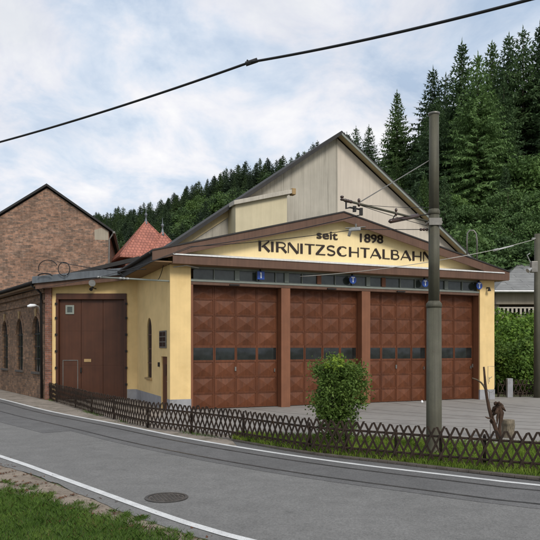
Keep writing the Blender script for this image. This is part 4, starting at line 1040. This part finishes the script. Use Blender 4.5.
def trunk_mesh(Ht, r0, seed, name='trunk', mat=None, limbs=0, top=.97):
    rr = random.Random(seed); mb = MB()
    n_ = 9; pts = [Vector((rr.uniform(-.06, .06)*(i > 0), rr.uniform(-.06, .06)*(i > 0), Ht*top*i/n_)) for i in range(n_+1)]
    mb.tube([Vector((0, 0, -1))]+pts, [r0*1.2]+[r0*(1-.93*i/n_) for i in range(n_+1)], 8)
    for k in range(limbs):
        i = rr.randint(n_//3, n_-2); a = rr.uniform(0, 6.28); L = Ht*rr.uniform(.2, .34)
        p = pts[i]; q = p+Vector((math.cos(a)*L, math.sin(a)*L, L*rr.uniform(.4, .9)))
        mb.tube([p, p.lerp(q, .5)+Vector((0, 0, -.08*L)), q], [r0*.42, r0*.28, r0*.08], 6)
    me = bpy.data.meshes.new(name); me.from_pydata(mb.v, [], mb.f); me.materials.append(mat or M['bark'])
    for p in me.polygons: p.use_smooth = True
    uvbox(me); return me
def broad_mesh(Ht, Rw, mat, seed, nclump=38, per=150, leaf=.16, zlow=.25, name='crown', rc=.30, squash=.75):
    r = np.random.default_rng(seed); Cs = []; As = []; Bs = []
    cz = Ht*(zlow+(1-zlow)/2); hz_ = Ht*(1-zlow)/2
    for k in range(nclump):
        u_ = unit(r.normal(size=3)); rad = r.uniform(.25, .92)**.6
        c = np.array([u_[0]*Rw*rad, u_[1]*Rw*rad, cz+u_[2]*hz_*rad]); c[2] = min(c[2], Ht*.95)
        R_ = Rw*rc*r.uniform(.6, 1.25)
        n_ = int(per*r.uniform(.6, 1.3)); v = unit(r.normal(size=(n_, 3))); rr_ = R_*r.uniform(.35, 1.08, n_)[:, None]
        p = c+v*rr_*np.array([1.15, 1.15, squash])
        nrm = unit(v*.8+r.normal(0, .6, (n_, 3))+np.array([0, 0, .35])); a_ = unit(np.cross(nrm, r.normal(size=(n_, 3)))); b_ = np.cross(nrm, a_)
        sz = leaf*r.uniform(.6, 1.3, n_)[:, None]
        Cs.append(p); As.append(a_*sz*.62); Bs.append(b_*sz*.36)
    return quads(np.concatenate(Cs), np.concatenate(As), np.concatenate(Bs), mat, name)

# ------------------------------------------------------------------ hillside
TAB = [(-900, 70, 260, 235, 12), (-300, 60, 250, 228, 12), (40, 60, 235, 222, 12), (108, 60, 220, 211, 11), (155, 60, 210, 204, 11), (200, 58, 190, 182, 11), (245, 55, 165, 163, 11), (300, 52, 145, 151, 11), (340, 50, 120, 141, 13),
       (370, 47, 96, 127, 15), (400, 46, 88, 112, 19), (440, 44, 82, 86, 20), (480, 44, 80, 62, 22), (540, 44, 78, 45, 23), (900, 46, 74, 30, 23), (1600, 50, 80, 30, 23)]
def tab(x):
    if x <= TAB[0][0]: return TAB[0][1:]
    for a, b_ in zip(TAB, TAB[1:]):
        if x <= b_[0]:
            k = (x-a[0])/(b_[0]-a[0]); return tuple(p+(q-p)*k for p, q in zip(a[1:], b_[1:]))
    return TAB[-1][1:]
def hill_z(X, Y):
    px = 270+650*X/Y; Y0, Yr, py, H_ = tab(px)
    top = EYE+(HY-py)/650*Yr-H_; k = (Y-Y0)/(Yr-Y0)
    if k <= 0: return -.3
    if k > 1: return top+(Y-Yr)*.06
    return top*(k**1.15)
mb = MB(); xs = list(range(-900, 1601, 25)); ks = [-.05, 0, .06, .12, .2, .3, .4, .5, .6, .7, .8, .9, 1, 1.2, 1.6, 2.2]
for x_ in xs:
    Y0, Yr, py, H_ = tab(x_)
    for k in ks:
        Y = Y0+(Yr-Y0)*k; X = (x_-270)/650*Y; mb.v.append((X, Y, hill_z(X, Y)+(.4*math.sin(X*.3)*math.cos(Y*.23) if k > .1 else 0)))
nk = len(ks)
for i in range(len(xs)-1):
    for j in range(nk-1): mb.f.append((i*nk+j, (i+1)*nk+j, (i+1)*nk+j+1, i*nk+j+1))
o = mb.build('hillside', M['hill'], None, smooth=True); o['kind'] = 'structure'

SP = [(conifer_mesh(22, [5.4, 6.2, 5.0, 6.8, 5.6, 6.4][i], M['spruce'], 21+i, whorl=[.30, .36, .28, .42, .33, .30][i], nb=13, step=.22, spray=[.58, .7, .55, .75, .62, .6][i], bare=[.05, .2, .08, .28, .12, .36][i], gap=[.06, .14, .08, .22, .10, .16][i], name='crown', wid=.17), trunk_mesh(22, .24, 31+i)) for i in range(6)]
SPM = [(conifer_mesh(26, 8.0, M['spruce_mid'], 91, whorl=.30, nb=14, step=.22, spray=.64, bare=.24, gap=.10, name='crown', wid=.16), trunk_mesh(26, .28, 92))]
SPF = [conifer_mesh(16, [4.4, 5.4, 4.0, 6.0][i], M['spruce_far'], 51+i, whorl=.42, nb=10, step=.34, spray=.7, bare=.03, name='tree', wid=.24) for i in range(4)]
BRF = [broad_mesh(11, 4.2, M['broad_far'], 61+i, 40, 200, .34, .1, 'tree') for i in range(3)]
BRN = [(broad_mesh(9, 3.6, M['broad'], 71+i, 60, 330, .22, .12, 'crown'), trunk_mesh(9, .16, 81+i, limbs=7)) for i in range(3)]
def put_tree(kind, mesh, p, s_, rz, label, cat, group, tilt=0):
    th = thing(kind, p, label, cat, group); th.scale = (s_[0], s_[0], s_[1]); th.rotation_euler = (tilt, 0, rz)
    c = link('crown', mesh[0], th); tk = link('trunk', mesh[1], th); return th

# individually placed near trees: (pixel x of top, pixel y of top, distance, height, mesh, label)
near = [
 (397, 92, 70, 21, SP[0], 'pointed dark spruce standing alone against the sky between gable and tall pole'),
 (433, 68, 70, 25, SP[1], 'slim dark spruce whose tip shows directly above the tall pole'),
 (462, 41, 66, 27, SP[2], 'tall dark spruce rising just left of the bright green spruce'),
 (478, 52, 58, 25, SPM[0], 'broad bright green spruce in front of the darker trees, bare trunk below'),
 (356, 127, 84, 17, SP[3], 'small dark spruce just right of the hall ridge'),
 (369, 126, 82, 16, SP[1], 'small dark spruce right of another beside the hall ridge'),
 (492, 42, 72, 26, SP[0], 'dark spruce right behind the bright green spruce'),
 (523, 28, 66, 26, SP[3], 'very tall dark spruce near the upper right corner'),
 (509, 34, 68, 26, SP[1], 'tall dark spruce between bright spruce and upper right corner'),
 (540, 24, 66, 27, SP[2], 'tall dark spruce cut by the upper right edge of the picture'),
 (446, 74, 76, 24, SP[3], 'dark spruce half hidden between the tip above the pole and the bright spruce')]
sp_list = []
for i, (px, py, Y, Ht, ms, lb) in enumerate(near):
    tp = at(px, py, Y); h0 = 26 if ms is SPM[0] else 22; b0_ = tp.z-Ht
    sz = Ht/h0; put_tree('spruce_tree', ms, Vector((tp.x, tp.y, b0_)), (sz*(.95 if ms is SPM[0] else 1.0), sz), random.uniform(0, 6), lb, 'spruce', None)
    sp_list.append((tp.x, tp.y))
# the rest of the near slope
cnt = 0; tries = 0
while cnt < 125 and tries < 6000:
    tries += 1
    px = random.uniform(335, 640); Y0, Yr, py, H_ = tab(px); k = random.uniform(.04, 1.0); Y = Y0+(Yr-Y0)*k; X = (px-270)/650*Y
    if any((X-a)**2+(Y-b_)**2 < 2.6**2 for a, b_ in sp_list): continue
    z = hill_z(X, Y); Hh = H_*random.uniform(.72, 1.0)*(.8 if k > .8 else 1)
    if k < .35: Hh = min(Hh, 14)
    topy = HY-(z+Hh-EYE)/Y*650
    lim = {0: 0}
    if topy < py+3 : continue
    # keep the gap left of the lone spruce and the front of the bright spruce open
    if 374 < px < 388 and topy < 128: continue
    if 404 < px < 424 and topy < 108: continue
    if Y < 59 and 462 < px < 496: continue
    sp_list.append((X, Y)); cnt += 1
    if k < .55 and px > 430 and random.random() < .4:
        hb_ = random.uniform(7, 11); put_tree('broadleaf_tree', BRN[random.randrange(3)], Vector((X, Y, z-.3)), (hb_/9, hb_/9), random.uniform(0, 6.28), 'green broadleaf tree mixed among the spruces of the near slope', 'broadleaf tree', 'broadleaf trees of the near wooded slope'); continue
    s_ = Hh/22; put_tree('spruce_tree', SP[random.randrange(6)], Vector((X, Y, z-.3)), (s_*random.uniform(.85, 1.2), s_), random.uniform(0, 6.28), 'dark spruce among others on the near wooded slope behind the depot', 'spruce', 'spruces of the near wooded slope')
# bright broadleaf trees and bushes at the slope's foot on the right
bl_ = [(523, 152, 56, 8.5, 'rounded pale green broadleaf tree at right of the bright spruce'),
       (508, 190, 52, 6.5, 'light green broadleaf tree below the pale rounded one'),
       (494, 225, 49, 5.5, 'leafy green sapling under the bare trunk of the bright spruce'),
       (540, 185, 52, 8, 'light green broadleaf tree cut by the right edge of the picture'),
       (522, 212, 48, 6, 'bushy green tree right above the grey roofed house'),
       (470, 205, 53, 5.5, 'dense green tree above the right end of the depot roof'),
       (449, 190, 56, 6, 'dull green tree just right of the tall pole'),
       (458, 226, 49, 5, 'low green bush tree just behind the depot roof end'),
       (508, 238, 45.5, 5.5, 'low bushy tree left of the grey roof'),
       (482, 232, 47, 5.5, 'mid green bush tree behind the bent pipe'),
       (535, 228, 47, 6, 'dark leafy tree behind the far right pole top'),
       (560, 170, 54, 9, 'broadleaf tree beyond the right edge on the slope')]
for i, (px, py, Y, Ht, lb) in enumerate(bl_):
    tp = at(px, py, Y); s_ = Ht/9; zb_ = tp.z-Ht
    put_tree('broadleaf_tree', BRN[i % 3], Vector((tp.x, Y, zb_)), (s_*1.08, s_), random.uniform(0, 6), lb, 'broadleaf tree', None)
# far ridge trees
cnt = 0; tries = 0; lst = []
while cnt < 290 and tries < 9000:
    tries += 1
    px = random.uniform(60, 350); Y0, Yr, py, H_ = tab(px); k = random.uniform(.0, 1)**.75*1.05; k = .28+.74*k if random.random() < .85 else k
    k = min(k, 1.03); Y = Y0+(Yr-Y0)*k; X = (px-270)/650*Y
    if any((X-a)**2+(Y-b_)**2 < (2.5 if k > .9 else 3.9)**2 for a, b_ in lst): continue
    z = hill_z(X, Y); decid = (170 < px < 310 and .35 < k < .86 and random.random() < .8)
    Hh = random.uniform(7, 10) if decid else H_*random.uniform(.78, 1.12)
    topy = HY-(z+Hh-EYE)/Y*650
    # hidden behind the nearer buildings: leave out
    roof = 187+abs(px-47)*.72 if px < 108 else (258 if px < 165 else 250-(px-168)*.672)
    if topy > roof+4: continue
    lst.append((X, Y)); cnt += 1
    if decid:
        o = link('broadleaf_tree', BRF[random.randrange(3)], None, Vector((X, Y, z))); s_ = Hh/11; o.scale = (s_*1.15, s_*1.15, s_)
        tag(o, 'lighter green rounded tree among the far wooded hill', 'broadleaf tree', 'broadleaf trees on the far wooded hill')
    else:
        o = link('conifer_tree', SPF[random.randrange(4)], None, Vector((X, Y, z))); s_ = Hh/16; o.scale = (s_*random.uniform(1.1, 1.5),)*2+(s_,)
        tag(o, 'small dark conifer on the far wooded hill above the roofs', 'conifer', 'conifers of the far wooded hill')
    o.rotation_euler.z = random.uniform(0, 6.28)

# the wood going on beyond both sides of the picture: one uncounted mass
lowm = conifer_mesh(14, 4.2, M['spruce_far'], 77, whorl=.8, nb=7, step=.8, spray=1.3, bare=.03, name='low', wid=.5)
lv = np.empty(len(lowm.vertices)*3, np.float32); lowm.vertices.foreach_get('co', lv); lv = lv.reshape(-1, 3); bpy.data.meshes.remove(lowm)
acc = []
for k in range(620):
    px = random.uniform(-880, 55) if k < 380 else random.uniform(650, 1500)
    Y0, Yr, py, H_ = tab(px); kk = random.random()**.7; Y = Y0+(Yr-Y0)*kk; X = (px-270)/650*Y; a = random.uniform(0, 6.28); q_ = random.uniform(.8, 1.3)
    rot = np.array([[math.cos(a), -math.sin(a), 0], [math.sin(a), math.cos(a), 0], [0, 0, 1]]); acc.append(lv@rot.T*q_+np.array([X, Y, hill_z(X, Y)-.3]))
acc = np.concatenate(acc)
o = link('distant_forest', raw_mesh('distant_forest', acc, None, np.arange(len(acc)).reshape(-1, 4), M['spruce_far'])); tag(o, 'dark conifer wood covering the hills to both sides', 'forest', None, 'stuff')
# hedge and bushes behind the back fence
SH = [(broad_mesh(2.6, 1.35, M['shrub'], 101+i, 40, 210, .13, .02, 'foliage', .34, .9), trunk_mesh(2.2, .05, 111+i, name='stem', limbs=5, top=.7)) for i in range(3)]
sh = [(502, 30.0, 2.4), (509, 30.6, 2.0), (516, 29.8, 2.2), (524, 30.2, 2.6), (531, 29.9, 2.3), (541, 30.1, 2.6), (551, 30.3, 2.7), (562, 30.2, 2.5),
      (503, 33.0, 3.3), (512, 33.4, 3.4), (521, 33.2, 3.5), (530, 33.6, 3.6), (540, 33.0, 3.7), (552, 33.0, 3.6), (501, 36, 4.2), (513, 36.4, 4.0), (526, 36.2, 4.0), (538, 36.4, 4.1)]
for i, (px, Y, Ht) in enumerate(sh):
    p = at(px, 347.5, Y+1.3); p.z = 0
    th = thing('leafy_shrub', p, 'bright leafy shrub in the dense thicket behind the far yard fence', 'shrub', 'shrubs behind the far yard fence')
    s_ = Ht/2.6; th.scale = (max(1, s_*.9), max(1, s_*.9), s_); th.rotation_euler.z = random.uniform(0, 6)
    link('foliage', SH[i % 3][0], th); link('stem', SH[i % 3][1], th)

# ------------------------------------------------------------------ the round-cornered bush in front of the doors
bp_ = g(337, 447.5); bz0 = 0.03
BU = thing('garden_bush', Vector((bp_.x, bp_.y, bz0)), 'boxy clipped leafy bush with yellow green shoots on top, in front of the second door', 'bush')
r = np.random.default_rng(5)
def bush_leaves(n_, mat, name, fn, leaf):
    p = fn(n_); nrm = unit(r.normal(size=(len(p), 3))+np.array([0, 0, .5])); a_ = unit(np.cross(nrm, r.normal(size=(len(p), 3)))); b_ = np.cross(nrm, a_)
    sz = leaf*r.uniform(.6, 1.35, len(p))[:, None]; return quads(p, a_*sz*.6, b_*sz*.32, mat, name)
def body(n_):
    out = []; cl_ = []
    for k in range(150):                       # sprig centres over a boxy crown, denser near its surface
        x_, y_ = r.uniform(-1, 1, 2); zz = r.uniform(0, 1)**.8
        w_ = (.62 if zz > .25 else .50+.12*zz/.25); e_ = .93 if r.random() < .7 else .55
        if abs(x_)**3+abs(y_)**3 > 1.1: continue
        cl_.append((x_*w_*e_, y_*w_*e_*.9, .80+zz*1.10-.10*(abs(x_)**3), .10 if r.random() < .6 else .16))
    per = n_//len(cl_)
    for (a, b_, c, R_) in cl_:
        v = r.normal(size=(per, 3))*R_*np.array([.7, .7, .8]); out.append(np.array([a, b_, c])+v)
    return np.concatenate(out)
def skirt(n_):
    a = r.uniform(0, 6.28, n_); rad = r.uniform(.05, .50, n_); z = r.uniform(.12, .85, n_); keep = r.random(n_) < (z+.1)/.8
    p = np.stack([np.cos(a)*rad, np.sin(a)*rad, z], 1); return p[keep]
def shoots(n_):
    out = []
    for k in range(26):
        x_ = r.normal(.0, .17); z0 = 1.72+r.uniform(0, .14); h_ = r.uniform(.08, .28)*(1.25 if abs(x_) < .12 else .6); m_n = n_//26
        t_ = r.uniform(0, 1, m_n); out.append(np.stack([x_+r.normal(0, .03, m_n)+t_*r.normal(0, .04), r.normal(-.15, .2)+r.normal(0, .03, m_n), z0+t_*h_], 1))
    return np.concatenate(out)
link('foliage', bush_leaves(15000, M['bush'], 'foliage', body, .058), BU)
link('lower_foliage', bush_leaves(5200, M['bush'], 'lower_foliage', skirt, .055), BU)
link('new_shoots', bush_leaves(900, M['shoot'], 'new_shoots', shoots, .05), BU)
mb = MB(); rr = random.Random(9)
for k in range(26):
    a = rr.uniform(0, 6.28); s0 = Vector((math.cos(a)*.08, math.sin(a)*.08, -.03)); e_ = Vector((math.cos(a)*rr.uniform(.1, .5), math.sin(a)*rr.uniform(.1, .5), rr.uniform(1.2, 1.7)))
    m1 = s0.lerp(e_, .45)+Vector((rr.uniform(-.05, .05), rr.uniform(-.05, .05), .05))
    mb.tube([p+BU.location for p in (s0, m1, e_)], [.016, .011, .004], 6)
mb.build('stems', M['bark'], BU)

BU.scale = (.95, .95, .955)
# ------------------------------------------------------------------ grass
def grass_patch(name, pts, mat, h, wdt, label, kind='stuff', lean=.5, z0=0.):
    n_ = len(pts); hh = h*r.uniform(.45, 1.35, n_); a = r.uniform(0, 6.28, n_); dx = np.stack([np.cos(a), np.sin(a), np.zeros(n_)], 1)*wdt/2
    le_ = r.normal(0, lean, (n_, 2))*hh[:, None]; base = np.column_stack([pts, np.full(n_, z0)])
    midp = base+np.column_stack([le_*.35, hh*.6]); tip_ = base+np.column_stack([le_, hh])
    Vv = np.stack([base-dx, base+dx, midp+dx*.7, tip_, midp-dx*.7], 1).reshape(-1, 3)
    me = raw_mesh(name, Vv, None, np.arange(n_*5).reshape(n_, 5), mat, 5)
    o = link(name, me); tag(o, label, 'grass', None, kind); return o
# verge lawn at the lower left: between a ragged edge and the camera
EDGE = crom([g(-140, 443), g(-60, 466), g(0, 489), g(30, 494), g(60, 501), g(95, 511), g(130, 523), g(165, 539), g(215, 560), g(330, 610)], 6)
sheet([(p.x-.03, p.y-.10) for p in EDGE]+[(3, 1), (-3, -6), (-20, -6), (-20, 12)], .002, 'verge_soil', M['soil'])
ex = np.array([p.x for p in EDGE]); ey = np.array([p.y for p in EDGE])
o_ = np.argsort(ex); ex = ex[o_]; ey = ey[o_]
N = 420000
px_ = np.stack([r.uniform(-8.5, 1.6, N), r.uniform(3.2, 15.5, N)], 1)
edge = np.interp(px_[:, 0], ex, ey)
nz = .10*np.sin(px_[:, 0]*9)+.08*np.sin(px_[:, 0]*23+1)+r.normal(0, .07, N)+.1*np.sin(px_[:, 0]*3.1)
vis = (270+650*px_[:, 0]/px_[:, 1] > -60) & (HY+1430/px_[:, 1] < 600)
keep = (px_[:, 1] < edge+nz) & vis
pts = px_[keep]
den = np.minimum(1, 1.0)
grass_patch('grass', pts, M['grass'], .058, .0065, 'short green grass on the near roadside verge')
grass_patch('dry_grass', pts[::26]+r.normal(0, .02, pts[::26].shape), M['dry'], .05, .006, 'dry brown blades scattered through the near verge grass', lean=.9)
tx = r.uniform(-6.5, .5, 60); te = np.interp(tx, ex, ey)+r.uniform(.05, .45, 60)
tf = np.concatenate([np.column_stack([a+r.normal(0, .035, 55), b_+r.normal(0, .035, 55)]) for a, b_ in zip(tx, te)])
grass_patch('weeds', tf, M['grass'], .045, .006, 'loose green tufts creeping from the verge onto the sandy shoulder', lean=.8)
# edge tufts
# strip behind the fence
def strip_pts(n_):
    K = resample(KERB, 60); G_ = resample(GEDGE, 60); i = r.uniform(0, 58.99, n_); f_ = r.uniform(.02, 1.04, n_)
    ka = np.array([[p.x, p.y] for p in K]); ga_ = np.array([[p.x, p.y] for p in G_]); j = i.astype(int); fr = (i-j)[:, None]
    a = ka[j]*(1-fr)+ka[j+1]*fr; b_ = ga_[j]*(1-fr)+ga_[j+1]*fr; b_ = b_; return a*(1-f_)[:, None]+b_*f_[:, None]
q = strip_pts(60000)
nn = np.sin(q[:, 0]*2.1+1)*np.sin(q[:, 1]*2.7)+r.normal(0, .5, len(q)); q = q[nn > -.75]
grass_patch('grass', q, M['grass2'], .11, .009, 'bright rough grass in the strip between the long fence and the yard', z0=.03)
# dead leaves on the sandy shoulder
NL = resample(offset(NEAR, .75), 400); pl = []
for k in range(42000):
    i_ = random.randrange(0, 400); p = NL[i_]
    if not (-7 < p.x < 1.5 and p.y > 5): continue
    p = p.copy(); i_ = p.y*22; dr_ = random.gauss(0, .28)
    if math.sin(i_*.33+dr_*9)+math.sin(i_*.91+dr_*4+2)+random.gauss(0, .45) < .55: continue
    pl.append((p.x+dr_*.55+random.gauss(0, .03), p.y+dr_*.8+random.gauss(0, .03), .012))
pl = np.array(pl); nrm = unit(r.normal(0, .35, (len(pl), 3))+np.array([0, 0, 1.])); a_ = unit(np.cross(nrm, r.normal(size=(len(pl), 3)))); b_ = np.cross(nrm, a_)
sz = r.uniform(.010, .030, len(pl))[:, None]
o = link('leaf_litter', quads(pl, a_*sz, b_*sz*.6, M['dry'], 'leaf_litter')); tag(o, 'scattered dead leaves along the sandy road shoulder', 'leaf litter', None, 'stuff')
# weeds at the foot of the fence and the kerb
pl = []
for k in range(2600):
    s_ = random.uniform(0, dd[-1]*.97); j = max(i for i in range(len(dd)) if dd[i] <= s_); p = fpath[j]
    if math.sin(s_*1.9)+math.sin(s_*.83+1) < .5: continue
    pl.append((p.x+random.gauss(0, .08), p.y+random.gauss(0, .06)))
grass_patch('weeds', np.array(pl), M['grass'], .08, .009, 'sparse weeds growing along the foot of the long fence')

S.render.engine = 'CYCLES'
try: S.cycles.max_bounces = 5
except Exception: pass
